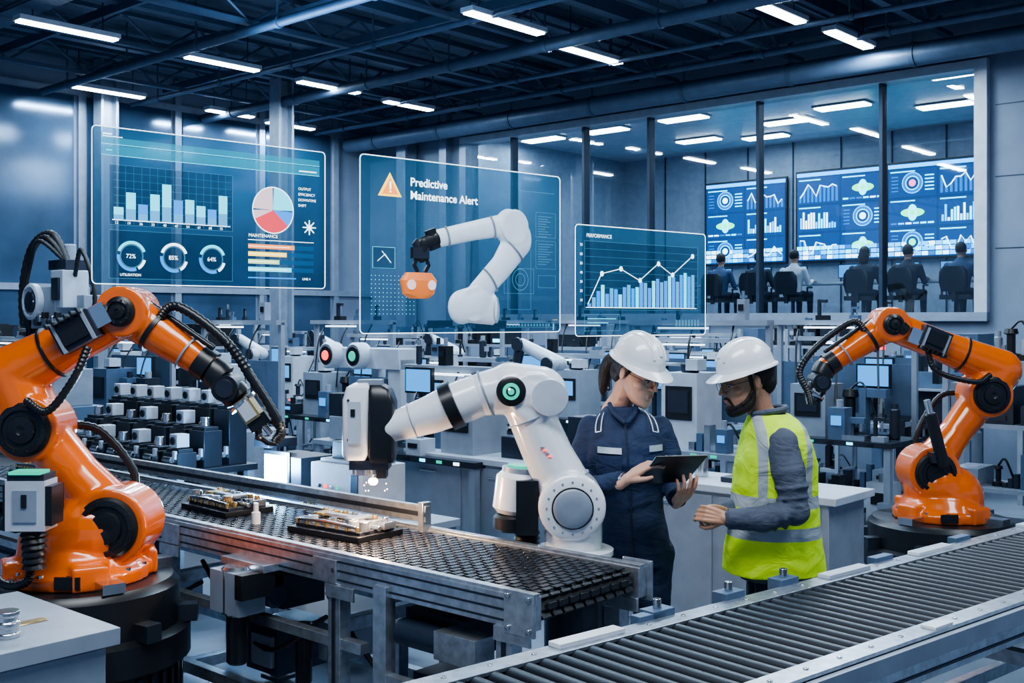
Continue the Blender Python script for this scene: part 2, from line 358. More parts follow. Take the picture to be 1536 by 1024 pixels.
c.box((-.72,-.02,.60),(.07,.05,.45),ALU); c.box((-.45,-.02,.48),(.5,.04,.05),ALU); c.box((-.5,-.03,.36),(.16,.08,.10),LGP); c.box((-.35,.02,.66),(.2,.1,.1),ALU)
for k in range(4):
    hose(c,[(-.3-k*.9,.1,.6),(-.6-k*.9,.04,.38+.04*k),(-1.0-k*.9,.12,.5),(-1.2-k*.9,.1,.7)],.012,RUB,10)
c.box((-1.50,-.12,.70),(.20,.13,.17),GRP); c.cyl((-1.5,-.12,.8),(-1.5,-.12,.60),.066,STL,ch=.01); c.cyl((-1.5,-.12,.61),(-1.5,-.12,.40),.045,BLK,ch=.01); c.box((-1.38,-.12,.74),(.05,.16,.1),BLK); c.box((-1.5,-.05,.8),(.3,.1,.03),ALU)
c.build('belt_conveyor',(.08,3.62,0),PHI,bevel=.003)
def workpiece(loc,rz,seed,sx=.5):
    r=random.Random(seed); m=MB(); m.box((0,0,.012),(sx,.26,.024),BLK); m.box((0,0,.03),(sx*.9,.2,.015),DKM)
    for i in range(7):
        x=-sx*.42+i*sx*.14
        m.cyl((x,-.06,.035),(x,-.06,.035+r.uniform(.02,.05)),r.uniform(.012,.024),r.choice([STL,BRS,ALU]),ch=.003)
        m.box((x+.02,.05,.05),(.04,.07,.03),r.choice([ALU,STL,GRP,BRS])); m.cyl((x,.06,.06),(x,.06,.08),.013,r.choice([BRS,STL]))
        m.cyl((x-.03,-.01,.045),(x+.04,-.01,.045),.011,STL); m.cyl((x,-.1,.035),(x,-.1,.06),.008,BRS,seg=10)
    m.tube([(-sx*.4,-.1,.055),(0,-.11,.065),(sx*.4,-.1,.055)],.008,STL,8)
    m.box((0,0,.07),(sx*.5,.03,.015),ALU); m.box((sx*.2,.0,.075),(.05,.12,.01),ALU); m.box((-sx*.3,.02,.07),(.06,.1,.012),BRS)
    return m.build('machined_part_fixture',loc,rz,bevel=.002)
D=V((-.747,.665,0)); C0=V((.28,3.844,.8945))
workpiece(C0+D*1.33,PHI+.05,1,.44); workpiece(C0+D*2.2,PHI-.05,2,.40); workpiece(C0+D*4.0,PHI,3)
m=MB(); m.lathe((0,0,0),(0,0,1),[(0,.02),(.05,.02),(.055,.012),(.09,.012),(.093,.008)],WHT,16); m.build('sensor_bottle',C0+D*1.78+V((-.09,-.09,0)),0)

# ------------------------------------------------------------------ roller conveyor
PH2=math.atan2(.644,.765)
ROL=M('black_roller',(.010,.013,.020),.42,0)
c=MB(); X0,X1=-2.7,3.6; Lc=X1-X0; xc=(X0+X1)/2
for y in (-.03,-.59):
    c.box((xc,y,.80),(Lc,.045,.13),ALU); c.box((xc,y,.872),(Lc,.075,.012),ALU)
    s=1 if y>-.1 else -1
    for z in(.76,.80,.84): c.box((xc,y+s*.024,z),(Lc,.003,.01),DKM)
    c.box((xc,y+s*.05,.84),(Lc,.02,.05),GRP)
    for k in range(40): c.lathe((X0+.1+k*.155,y,.878),(0,0,1),[(0,.008),(.004,.008)],STL,8)
n=int(Lc/.060)
for i in range(n):
    x=X0+.05+i*.060; c.cyl((x,-.55,.852),(x,-.07,.852),.024,ROL,seg=12)
for x in (-2.4,-1.0,.4,1.8,3.2):
    for y in(-.03,-.59): c.box((x,y,.37),(.06,.05,.74),ALU); c.box((x,y,.015),(.12,.1,.03),DKM)
    c.box((x,-.31,.6),(.05,.52,.05),ALU); c.box((x,-.31,.2),(.05,.52,.05),ALU)
for y in(-.03,-.59): c.box((xc,y,.3),(Lc,.04,.05),ALU)
c.box((xc,-.31,.72),(Lc,.44,.02),BLK)
for x in (-1.3,.0,.6,1.5): c.box((x,-.02,.885),(.26,.05,.014),random.choice([LGP,WHT])); c.box((x+.3,.02,.87),(.12,.04,.05),MGB)
for x in (-.4,.5,1.2): c.box((x,-.6,.883),(.1,.05,.01),WHT)
for x in (-.95,-.6,-.3): c.box((x,.03,.86),(.10,.06,.08),MGB); c.cyl((x,.03,.9),(x,.03,.93),.014,STL,seg=10)
c.build('roller_conveyor',(1.2,4.06,0),PH2,bevel=.003)

# ------------------------------------------------------------------ orange robots
def orange_robot(loc,sgn,P,zb,pr,rz=0):
    r=root('industrial_robot_arm',loc,rz)
    def q(p,y=0): return V((sgn*p[0],y,p[1]))
    J2,J3,K,T,Wr,En=[P[k] for k in('J2','J3','K','T','W','E')]
    m=MB()
    m.lathe((0,0,zb),(0,0,1),[(0,.28),(.05,.28),(.07,.25),(.12,.22),(.14,.2)],ORG,40)
    for a in range(4):
        t=a*math.pi/2+.5; m.box((.2*math.cos(t),.2*math.sin(t),zb+.05),(.2,.14,.1),ORG,Matrix.Rotation(t,3,'Z'))
    m.limb([V((-.05*sgn,0,zb+.12)),q((J2[0]*.4,zb+.18)),q(J2)],[.20,.19,.14],ORG)
    m.cyl(q(J2,-.13),q(J2,.13),.155,ORG,seg=32)
    m.limb([q(J2),q(((J2[0]+J3[0])/2,(J2[1]+J3[1])/2)),q(J3)],[.125,.095,.11],ORG)
    m.cyl(q(J3,-.11),q(J3,.11),.135,ORG,seg=32)
    m.limb([q(J3),q(K)],[.125,.125],ORG)
    m.limb([q(K),q((K[0]*.45+T[0]*.55,K[1]*.45+T[1]*.55)),q(T)],[.125,.093,.095],ORG)
    m.cyl(q(T,-.1),q(T,.1),.105,ORG,seg=28)
    m.limb([q(T),q((T[0]*.5+Wr[0]*.5,T[1]*.5+Wr[1]*.5)),q(Wr)],[.105,.082,.056],ORG)
    remesh(m,'arm_casting',.009,ORG,r,it=4)
    m=MB()
    def cap(p,R,y):
        m.lathe(q(p,y),(0,-1,0),[(0,R+.012),(.012,R+.012),(.018,R),(.03,R),(.034,R*.82),(.026,R*.78),(.026,R*.6),(.036,R*.55),(.04,R*.2),(.034,.01)],BLK,40)
        m.lathe(q(p,-y),(0,1,0),[(0,R),(.03,R),(.04,R*.7)],BLK,32)
        for i in range(10):
            a=i*.6283; c=q(p,y-.03)+V((math.cos(a)*R*.9,0,math.sin(a)*R*.9)); m.lathe(c,(0,-1,0),[(0,.005),(.006,.005)],DKM,8)
    cap(J2,.112,-.125); cap(J3,.098,-.108); cap(T,.05,-.098)
    def band(a,b,t,R,mt=BLK,w=.012):
        a=q(a);b=q(b); p=a.lerp(b,t); d=(b-a).normalized(); m.lathe(p-d*w/2,d,[(0,R-.008),(0,R),(w,R),(w,R-.008)],mt,32)
    band(K,T,.35,.113); band(T,Wr,.32,.099,BLK,.02); band(T,Wr,.9,.072,BLK,.06); band(T,Wr,.7,.081,GRP,.008)
    a,b_=q(Wr),q(En); d=(b_-a).normalized(); Lw=(b_-a).length
    m.lathe(a-d*.02,d,[(0,.058),(.04,.068),(.07,.068),(.08,.05),(.13,.05),(.14,.062),(.18,.062),(.19,.038),(Lw*.72,.032)],BLK,24)
    m.lathe(a+d*.10,V((0,1,0)),[(-.08,.055),(.08,.055)],BLK,20); m.lathe(a+d*.10-V((0,.08,0)),V((0,-1,0)),[(0,.04),(.01,.036)],DKM,20)
    m.lathe(a+d*.18,d,[(0,.064),(.012,.064)],STL,24)
    m.box(a+d*(Lw*.60),(.07,.09,.10),BRS if sgn>0 else GRP,Matrix.Rotation(-.6*sgn,3,'Y')); m.box(a+d*(Lw*.60)+V((0,-.05,0)),(.05,.02,.08),LGP,Matrix.Rotation(-.6*sgn,3,'Y'))
    m.box(a+d*(Lw*.78),(.09,.07,.05),BLK,Matrix.Rotation(-.6*sgn,3,'Y'))
    sd=V((d.z,0,-d.x))
    for s in(-1,1):
        m.tube([a+d*Lw*.8+sd*.02*s,a+d*Lw*.9+sd*.045*s,a+d*Lw*1.02+sd*.035*s,a+d*Lw*1.1+sd*.012*s],[.016,.016,.012,.007],BLK,8)
        m.ell(a+d*Lw*.9+sd*.045*s,(.018,.022,.018),DKM,seg=10,rg=8)
    m.cyl(a+d*Lw*.78,a+d*Lw*.98,.014,STL,seg=10)
    mk=(K[0]*.35+T[0]*.65,K[1]*.35+T[1]*.65); ang=math.atan2(T[1]-K[1],(T[0]-K[0])*sgn)
    R=Matrix.Rotation(-ang,3,'Y')
    m.box(q(mk,-.10)+V((0,0,.01)),(.17,.1,.12),DKM,R); m.box(q(mk,-.155)+V((0,0,.01)),(.11,.02,.08),BLK,R)
    m.box(q(mk,-.10)+R@V((.12,0,.02)),(.07,.08,.09),STL,R); m.cyl(q(mk,-.1)+R@V((.17,0,.01)),q(mk,-.1)+R@V((.22,0,-.01)),.035,BLK,seg=18,ch=.006)
    for s in (-.06,.07): m.box(q(mk,-.155)+R@V((s,0,.01)),(.012,.025,.13),GRP,R)
    for i in range(6): m.box(q(mk,-.152)+R@V((-.07+i*.028,0,.07)),(.01,.09,.02),BLK,R)
    e1=q((T[0]*.55+Wr[0]*.45,T[1]*.55+Wr[1]*.45)) 
    hose(m,[e1+V((-.03*sgn,-.05,.06)),e1+V((sgn*.06,-.06,.13)),q((Wr[0]+.06,Wr[1]+.13),-.07),q((Wr[0]+.17,Wr[1]-.02),-.07),q((En[0]+.04,En[1]+.05),-.06),q((En[0]+.02,En[1]-.02),-.04)],.022,BLK,18)
    hose(m,[q((T[0]*.9+Wr[0]*.1,T[1]*.9+Wr[1]*.1+.10),-.02),e1+V((0,-.03,.10)),q((Wr[0]+.02,Wr[1]+.09),-.06)],.014,BLK,16)
    hose(m,[q(mk,-.13)+V((sgn*.05,0,-.05)),q((mk[0]+.0,mk[1]-.18),-.15),q((J3[0]+.12,J3[1]+.08),-.17),q((J3[0]+.02,J3[1]+.12),-.14)],.018,BLK,16)
    hose(m,[q((J3[0]+.04,J3[1]),.15),q((J3[0]+.20,J3[1]-.04),.2),q((J2[0]+.0,J2[1]+.15),.2),q((J2[0]-.12,J2[1]),.18),q((-.15,zb+.1),.2)],.02,BLK,14)
    if sgn>0:
        c0=V((-.055,-.34,zb+.36)); m.box(c0,(.15,.12,.19),LGP); m.box(c0+V((0,-.062,0)),(.09,.01,.12),GRP); m.box(c0+V((0,0,.105)),(.14,.11,.03),DKM)
        m.box(c0+V((0,-.02,.125)),(.12,.09,.012),GEM); m.box(c0+V((.085,0,0)),(.03,.11,.15),BLK); m.box(c0+V((-.08,0,0)),(.012,.11,.16),BLK); m.box(c0+V((0,-.069,.02)),(.02,.006,.05),BLK)
        for i in range(6): m.lathe(c0+V((0.01,0,-.105-i*.024)),(0,0,-1),[(0,.045-.002*i),(.014,.052-.002*i),(.022,.045)],BLK,20)
        m.box(c0+V((.0,.13,.0)),(.08,.16,.1),BLK)
        hose(m,[c0+V((.0,0,-.24)),c0+V((-.02,-.0,-.30)),c0+V((-.12,.04,-.32)),c0+V((-.25,.1,-.25))],.018,BLK,12)
    else:
        m.cyl(q((J2[0]-.02,J2[1]+.05),-.2),q((J2[0]+.06,J2[1]+.36),-.2),.035,BLK,ch=.006); m.cyl(q((J2[0]+.06,J2[1]+.36),-.2),q((J2[0]+.08,J2[1]+.44),-.2),.02,STL)
        m.box(q((J2[0]+.02,J2[1]+.1),-.16),(.06,.1,.06),DKM)
    m.box((.06*sgn,-.285,zb+.04),(.1,.012,.05),BLK)
    for i in range(14):
        a=i*.4488; m.lathe((.26*math.cos(a),.26*math.sin(a),zb+.05),(0,0,1),[(0,.014),(.015,.014)],STL,8)
    m.build('joints_and_cables',parent=r)
    m=MB()
    m.lathe((0,0,0),(0,0,1),[(0,pr*1.12),(.04,pr*1.12),(.06,pr*.95),(zb*.55,pr*.95),(zb*.56,pr*1.05),(zb*.72,pr*1.05),(zb*.74,pr*.94),(zb-.03,pr*.94),(zb-.015,pr*.9),(zb-.0,pr*.88)],BLK,56)
    for i in range(8):
        a=i*.785+.2; m.box((pr*1.0*math.cos(a),pr*1.0*math.sin(a),zb*.78),(.1,.07,.07),DKM,Matrix.Rotation(a,3,'Z'))
    for i in range(40):
        a=i*.157; m.box((pr*.95*math.cos(a),pr*.95*math.sin(a),zb*.3),(.02,.02,zb*.45),DKM,Matrix.Rotation(a,3,'Z'))
    for i in range(4):
        a=i*1.571+.7; m.box((pr*.74*math.cos(a),pr*.74*math.sin(a),zb+.02),(.14,.09,.04),STL,Matrix.Rotation(a,3,'Z'))
    m.build('pedestal',parent=r)
    return r
orange_robot((-1.79,4.6,0),1,dict(J2=(.16,.963),J3=(-.185,1.357),K=(-.28,1.575),T=(.20,1.835),W=(.55,1.595),E=(.80,1.32)),.735,.42)
orange_robot((2.59,6.7,0),-1,dict(J2=(.08,.893),J3=(-.26,1.356),K=(-.36,1.5),T=(.32,1.775),W=(.70,1.52),E=(.78,1.32)),.61,.45)

# ------------------------------------------------------------------ white robot
r=root('white_robot_arm',(.2515,4.55,0))
m=MB(); zb=.76
def P(dx,z,y=0): return V((dx,y,z))
m.lathe((0,0,zb),(0,0,1),[(0,.155),(.06,.155),(.065,.145),(.09,.145)],WHT,40)
m.limb([P(0,.9),P(0,.98),P(-.01,1.05)],[.12,.12,.13],WHT)
m.cyl(P(-.01,1.05,-.11),P(-.01,1.05,.11),.137,WHT,seg=36)
m.limb([P(-.01,1.06),P(-.1,1.24),P(-.2,1.47)],[.12,.103,.095],WHT)
m.cyl(P(-.16,1.49,-.10),P(-.16,1.49,.12),.10,WHT,seg=36)
m.limb([P(-.14,1.495),P(-.26,1.52),P(-.36,1.50)],[.118,.108,.092],WHT)
remesh(m,'arm_shell_lower',.008,WHT,r,it=5)
m=MB(); m.tube([P(-.50,1.45),P(-.58,1.415),P(-.70,1.375),P(-.745,1.36)],[.088,.08,.066,.06],WHT,36)
m.ell(P(-.745,1.36),(.06,.06,.06),WHT); m.tube([P(-.38,1.495),P(-.49,1.452)],[.088,.09],WHT,36)
remesh(m,'arm_shell_upper',.007,WHT,r,it=4)
m=MB()
def ring(a,b,R,w,mt): 
    d=(b-a).normalized(); m.lathe(a-d*w/2,d,[(0,R-.012),(.003,R),(w-.003,R),(w,R-.012)],mt,40)
ring(P(-.5,1.45),P(-.58,1.415),.1,.055,BLK); ring(P(-.36,1.5),P(-.5,1.45),.098,.012,GRP); ring(P(-.66,1.39),P(-.75,1.36),.073,.01,GRP)
ring(P(-.045,1.13),P(-.1,1.24),.121,.012,GRP); ring(P(-.17,1.4),P(-.2,1.47),.105,.01,GRP)
m.lathe(P(-.01,1.05,-.10),(0,-1,0),[(0,.130),(.022,.130),(.030,.120),(.032,.08)],WHT,44)
m.lathe(P(-.01,1.05,-.10),(0,-1,0),[(0,.084),(.036,.084),(.038,.080)],BLK,44)
m.lathe(P(-.01,1.05,-.10),(0,-1,0),[(0,.078),(.044,.078),(.050,.070),(.051,.03)],GRP,44)
m.lathe(P(-.255,1.515,-.098),(0,-1,0),[(0,.060),(.014,.060),(.02,.052),(.02,.01)],BLK,36); m.lathe(P(-.255,1.515,-.10),(0,-1,0),[(0,.036),(.022,.034),(.026,.022)],GEM,30)
m.lathe(P(-.255,1.515,-.10),(0,-1,0),[(0,.024),(.030,.020)],DKM,20); m.lathe(P(-.255,1.515,-.10),(0,-1,0),[(0,.016),(.032,.013)],GEM,20); m.lathe(P(-.262,1.525,-.10),(0,-1,0),[(0,.006),(.035,.005)],WEM,12)
m.lathe(P(-.10,1.49,-.11),(0,-1,0),[(0,.075),(.008,.072),(.01,.05)],LGP,36)
m.lathe((0,0,zb+.085),(0,0,1),[(0,.165),(.02,.165),(.024,.155)],WHT,44); m.lathe((0,0,zb-.0),(0,0,1),[(0,.168),(.03,.168),(.034,.16)],WHT,44); m.lathe((0,0,zb+.068),(0,0,1),[(0,.157),(.012,.157)],DKM,44)
for i in range(4): m.box(P(-.13+.01*i,1.27-.012*i+.02,-.102),(.016,.010,.004),REM if i%2 else GRP)
for i in range(16):
    a=i*.3927; m.lathe(P(-.01+math.cos(a)*.104,1.05+math.sin(a)*.104,-.13),(0,-1,0),[(0,.005),(.004,.004)],GRP,8)
m.lathe((0,0,0),(0,0,1),[(0,.17),(.03,.17),(.035,.12),(zb-.06,.12),(zb-.05,.16),(zb,.16)],DKM,32)
m.cyl(P(-.245,1.00,.05),P(-.225,1.17,.05),.09,WHT,seg=28,ch=.02); m.cyl(P(-.245,.93,.05),P(-.245,1.0,.05),.085,BLK,seg=28,ch=.012)
m.cyl(P(-.225,1.165,.05),P(-.222,1.19,.05),.07,GRP,seg=28); m.cyl(P(-.222,1.188,.05),P(-.221,1.2,.05),.05,GEM,seg=24)
m.cyl(P(-.2,1.06,.05),P(-.05,1.05,.05),.07,BLK,seg=24); m.box(P(-.19,1.04,-.01),(.09,.12,.22),BLK)
for i in range(5): m.lathe(P(-.19,.93-i*.022,.05),(0,0,-1),[(0,.05),(.012,.056),(.018,.045)],BLK,20)
tc_=P(-.835,1.385,.03)
m.cyl(P(-.76,1.36),P(-.80,1.36),.052,GRP,seg=28,ch=.008)
m2=MB(); m2.torso([(-.155,-.055,0,.045,.075),(-.13,-.055,0,.055,.085),(.09,-.052,0,.057,.088),(.14,-.045,0,.05,.075),(.158,-.035,0,.03,.05)],WHT,40,5)
m2.torso([(-.165,.05,0,.05,.08),(-.14,.05,0,.056,.085),(.08,.05,0,.056,.085),(.13,.04,0,.048,.075),(.15,.03,0,.03,.055)],BLK,40,5)
m2.box((-.055,-.09,.0),(.05,.012,.17),LGP); m2.box((-.06,-.097,.04),(.018,.006,.03),BLK)
for z in(-.07,.09): m2.lathe((-.08,-.088,z),(0,-1,0),[(0,.006),(.005,.005)],DKM,8)
m2.box((0,0,-.175),(.16,.13,.04),DKM); m2.box((-.03,0,-.2),(.05,.1,.04),STL); m2.box((.05,-.02,-.205),(.04,.08,.05),BLK)
m2.cyl((.01,0,-.18),(.01,0,-.235),.02,DKM,r2=.009,seg=16); m2.box((0,0,.16),(.1,.08,.02),GRP)
for i in range(4): m2.cyl((-.06+i*.04,-.05,-.19),(-.06+i*.04,-.05,-.215),.008,STL,seg=10)
for v in m2.v: v+=tc_
o_=len(m.v); m.v+=m2.v
for f,k in zip(m2.f,m2.m): m.f.append([i+o_ for i in f]); m.m.append(m.mi(m2.mats[k]))
m.build('joints_and_tool',parent=r)
WE=E('weld_spark',(1,.62,.32),30)
m=MB(); m.ell(tc_+V((.01,0,-.25)),(.020,.020,.016),WE,seg=12,rg=8)
rs=random.Random(2)
for i in range(7):
    a=rs.uniform(0,6.28); d_=rs.uniform(.02,.06); m.ell(tc_+V((.01+math.cos(a)*d_,math.sin(a)*d_*.8,-.255-rs.uniform(0,.05))),(.0018,.0018,.0025),WE,seg=6,rg=4)
m.build('spark',parent=r)
d=bpy.data.lights.new('weld','POINT'); d.energy=22; d.color=(1,.62,.36); d.shadow_soft_size=.03
o=bpy.data.objects.new('weld_light',d); COL.objects.link(o); o.parent=r; o.location=tc_+V((.01,-.05,-.30))

# ------------------------------------------------------------------ people
def head(mx,skin,r,beard=False,pony=False):
    m=MB(); j=1.0 if pony else 1.08
    rows=[(-.113,.010,-.080,-.045),(-.108,.024,-.090,-.030),(-.098,.036,-.0945,-.012),(-.085,.045,-.0930,.002),(-.070,.051,-.0890,.018),(-.052,.056,-.0895,.040),(-.03,.0615,-.0885,.066),(-.005,.0660,-.0850,.086),(.012,.068,-.0825,.098),(.03,.071,-.0880,.106),(.055,.072,-.087,.110),(.08,.066,-.073,.102),(.10,.050,-.050,.082),(.113,.022,-.015,.05)]
    R=[]
    for z,rx,yf,yb in rows:
        if z<-.04: rx*=j
        cy=yf*.25+yb*.35 if z>-.05 else (yf+yb)/2+.004; row=[]
        for i in range(36):
            a=2*math.pi*i/36; c,sn=math.cos(a),math.sin(a); p=2.15
            yy=(cy-yf if sn<0 else yb-cy)
            row.append(V((rx*math.copysign(abs(c)**(2/p),c),cy+yy*math.copysign(abs(sn)**(2/p),sn),z)))
        R.append(row)
    m.rings(R,skin)
    m.tube([(0,-.082,.026),(0,-.090,.006),(0,-.102,-.012),(0,-.108,-.020)],[.006,.0070,.0080,.0080],skin,10,True)
    for s in(-1,1):
        m.ell((s*.0095,-.096,-.023),(.007,.011,.006),skin); m.ell((s*.038,-.058,-.020),(.022,.020,.020),skin)
        m.ell((s*.071,.012,-.004),(.007,.016,.027),skin,Matrix.Rotation(.4*s,3,'Z')); m.ell((s*.074,.016,-.0),(.006,.012,.020),skin,Matrix.Rotation(.5*s,3,'Z'))
        m.ell((s*.027,-.078,.027),(.024,.010,.006),skin)
    m.ell((0,-.087,-.052),(.019,.009,.008),skin); m.ell((0,-.086,-.062),(.016,.009,.006),skin)
    m.tube([(0,.028,-.04),(0,.033,-.12),(0,.05,-.2)],[.05*j,.046*j,.055*j],skin,20)
    m.xf(mx); remesh(m,'head',.003,skin,r,it=5)
    m=MB()
    for s in(-1,1):
        m.ell((s*.029,-.0755,.005),(.0125,.0080,.0054),EYW,seg=14,rg=8); m.ell((s*.029,-.0818,.0030),(.0052,.003,.0046),EYD,seg=10,rg=6)
        m.tube([(s*.014,-.0820,.0080),(s*.028,-.0865,.0110),(s*.045,-.075,.0075)],[.0013,.0020,.0013],HAR,6)
        m.tube([(s*.012,-.089,.029),(s*.03,-.088,.034),(s*.05,-.073,.027)],[.0024,.0030,.0016],HAR,6)
        pts=[(s*.031+.0235*math.cos(a),-.1+(.010*s*math.cos(a) if s*math.cos(a)>0 else 0),.003+.0165*math.sin(a)) for a in [i*2*math.pi/24 for i in range(25)]]
        m.tube(pts,.0010,BLK,6); m.tube([(s*.0545,-.09,.008),(s*.070,-.03,.01),(s*.078,.012,.008)],.0011,BLK,6)
    m.tube([(-.01,-.1,.008),(0,-.102,.01),(.01,-.1,.008)],.0012,BLK,6)
    m.ell((0,-.0935,-.0515),(.017,.0035,.0030),LIP); m.ell((0,-.0925,-.0575),(.014,.0035,.0034),LIP)
    m.xf(mx); m.build('face_details',parent=r)
    m=MB(); m.ell((0,.036,.035),(.0765,.090,.085),HAR); m.ell((0,.064,-.02),(.062,.054,.055),HAR)
    if pony:
        for s in(-1,1): m.tube([(s*.064,-.026,.05),(s*.069,-.010,.01),(s*.068,-.002,-.012)],[.010,.007,.003],HAR,8)
        m.tube(cr([(0,.10,.0),(0,.135,.0),(0,.155,-.05),(0,.145,-.12),(0,.13,-.165)],5),[.02,.022,.025,.028,.029,.030,.030,.031,.031,.030,.029,.028,.027,.025,.023,.020,.018,.015,.011,.007,.003],HAR,12)
    else:
        for s in(-1,1): m.tube([(s*.065,-.012,.04),(s*.067,-.010,.0),(s*.065,-.008,-.03)],[.009,.007,.006],HAR,8)
    m.xf(mx); remesh(m,'hair',.0042,HAR,r,it=2)
    if beard:
        m=MB(); m.tube(cr([(-.064,-.004,-.03),(-.055,-.020,-.07),(-.036,-.060,-.093),(0,-.078,-.100),(.036,-.060,-.093),(.055,-.020,-.07),(.064,-.004,-.03)],4),[.007,.009,.011,.013,.015,.017,.018,.018,.018,.018,.018,.019,.019,.019,.018,.018,.018,.018,.018,.017,.015,.013,.011,.009,.007],HAR,12,True)
        for s in (-1,1): m.tube(cr([(s*.063,-.014,-.035),(s*.053,-.043,-.066),(s*.030,-.073,-.080),(s*.012,-.084,-.082)],4),[.007,.008,.009,.010,.011,.012,.012,.012,.012,.012,.011,.010,.009],HAR,10,True)
        m.tube([(-.025,-.082,-.068),(-.018,-.090,-.046),(0,-.0945,-.041),(.018,-.090,-.046),(.025,-.082,-.068)],[.007,.0052,.0045,.0052,.007],HAR,8,True); m.ell((0,-.086,-.085),(.026,.013,.018),HAR)
        m.xf(mx); remesh(m,'beard',.003,HAR,r,it=3)
    m=MB(); seg=56; R=[]; O=V((0,.014,.048)); a_,b_,h=.091,.113,.108
    prof=[(.02,1),(.12,.995),(.22,.98),(.32,.955),(.42,.92),(.52,.873),(.62,.81),(.72,.725),(.8,.63),(.87,.52),(.93,.39),(.97,.24),(1,.02),(1.02,0)]
    for f,z in prof: R.append([O+V((a_*f*math.cos(t),b_*f*math.sin(t),h*z)) for t in [2*math.pi*i/seg for i in range(seg)]])
    for ext,z in ((.008,-.005),(.010,-.010)):
        row=[]
        for i in range(seg):
            t=2*math.pi*i/seg; fr=max(0,-math.sin(t))**1.4
            e=ext+.034*fr*(ext/.010); row.append(O+V(((a_*1.03+e*.9)*math.cos(t),(b_*1.03+e)*math.sin(t),z-.010*fr)))
        R.append(row)
    R.append([O+V((a_*.97*math.cos(t),b_*.97*math.sin(t),-.008)) for t in [2*math.pi*i/seg for i in range(seg)]])
    for f,z in prof[::-1][2:]: R.append([O+V((a_*f*.96*math.cos(t),b_*f*.96*math.sin(t),h*z*.96-.001)) for t in [2*math.pi*i/seg for i in range(seg)]])
    m.rings(R,HATM)
    for x,rr in ((0,.009),(-.032,.006),(.032,.006)):
        pts=[]
        for i in range(19):
            a=math.radians(-62+124*i/18); f=abs(math.sin(a))*.95; rad=math.sqrt(f*f+(x/a_)**2); zz=0
            for (f0,z0),(f1,z1) in zip(prof,prof[1:]):
                if f0<=rad<=f1: zz=z0+(z1-z0)*(rad-f0)/(f1-f0)
            if rad<.02: zz=1
            pts.append(O+V((x,b_*f*math.copysign(1,a),zz*h-.003)))
        m.tube(pts,rr,HATM,10)
    m.xf(mx); m.build('hard_hat',parent=r)
def hand(name,r,skin,w,d,nrm,side,curl=(.35,.5,.4),spread=.06,thumb=.3,sc=1.0):
    d=V(d).normalized(); nn=V(nrm); nn=(nn-d*nn.dot(d)).normalized(); y=nn.cross(d).normalized()*side
    m=MB(); w=V(w)
    def g(x,yy,z): return w+(d*x+y*yy+nn*z)*sc
    m.limb([g(-.04,0,0),g(.0,0,0)],[.024*sc,.024*sc],skin)
    for k,(yy) in enumerate((.028,.0095,-.0095,-.028)):
        m.limb([g(.0,yy*.5,0),g(.045,yy*.85,.002),g(.082,yy,0)],[.017*sc,.014*sc,.0105*sc],skin)
        L=(.040,.044,.041,.032)[k]; a=0; p=(.082,yy,0); pts=[g(*p)]; sp=spread*(1.5-k)
        for j in range(3):
            a+=curl[j]*(1+.12*k); l=L*(1,.68,.55)[j]; p=(p[0]+l*math.cos(a),p[1]+l*sp,p[2]-l*math.sin(a)); pts.append(g(*p))
        m.limb(pts,[.0092*sc,.0084*sc,.0076*sc,.0064*sc],skin)
    m.limb([g(.015,.02,-.004),g(.045,.045,-.012-.01*thumb),g(.072,.055,-.02-.03*thumb),g(.094,.052,-.026-.05*thumb)],[.016*sc,.0125*sc,.0105*sc,.008*sc],skin)
    remesh(m,name,.0028,skin,r,it=2)
r=root('woman_engineer',(.5,4.85,0))
ROWS=[(.74,.02,0,.168,.13),(.80,.02,0,.174,.13),(.88,.015,0,.170,.125),(.98,.01,0,.150,.11),(1.08,.0,-.005,.158,.118),(1.19,-.005,-.018,.176,.138),(1.27,-.005,-.005,.180,.122),(1.335,-.005,.01,.166,.10),(1.375,-.010,.015,.125,.082),(1.42,-.02,.015,.07,.065)]
m=MB(); m.torso(ROWS,NAV)
m.limb([(-.155,.01,1.325),(-.192,-.015,1.22),(-.203,-.06,1.085),(-.10,-.22,1.115),(-.05,-.305,1.14)],[.058,.057,.050,.045,.037],NAV)
m.limb([(.143,.01,1.325),(.182,.0,1.22),(.203,-.02,1.07),(.2,-.12,1.055),(.195,-.19,1.05)],[.058,.057,.050,.045,.039],NAV)
for x in(-.07,.11): m.limb([(x,0,.78),(x,-.005,.46),(x,.02,.10)],[.10,.075,.06],NAV)
for c_,a_,R_ in (((-.204,-.05,1.11),(0,-.3,1),.055),((-.203,-.035,1.15),(0,-.2,1),.057),((.203,-.015,1.11),(0,-.1,1),.055),((.196,-.005,1.15),(0,0,1),.057),((-.08,-.255,1.125),(.6,-.8,.2),.043),((.198,-.15,1.053),(0,-1,0),.044)):
    m.lathe(V(c_)-V(a_).normalized()*.008,a_,[(0,R_-.01),(.008,R_+.002),(.016,R_-.01)],NAV,20)
remesh(m,'uniform',.0065,NAV,r,it=4,fold=.012,fs=.09)
def onfront(x,z):
    for a,b in zip(ROWS,ROWS[1:]):
        if a[0]<=z<=b[0]:
            f=(z-a[0])/(b[0]-a[0]); q=[a[i]+(b[i]-a[i])*f for i in range(5)]; u=min(.97,abs(x-q[1])/q[3]); return V((x,q[2]-q[4]*(1-u**2.3)**(1/2.3)-.005,z))
    return V((x,-.1,z))
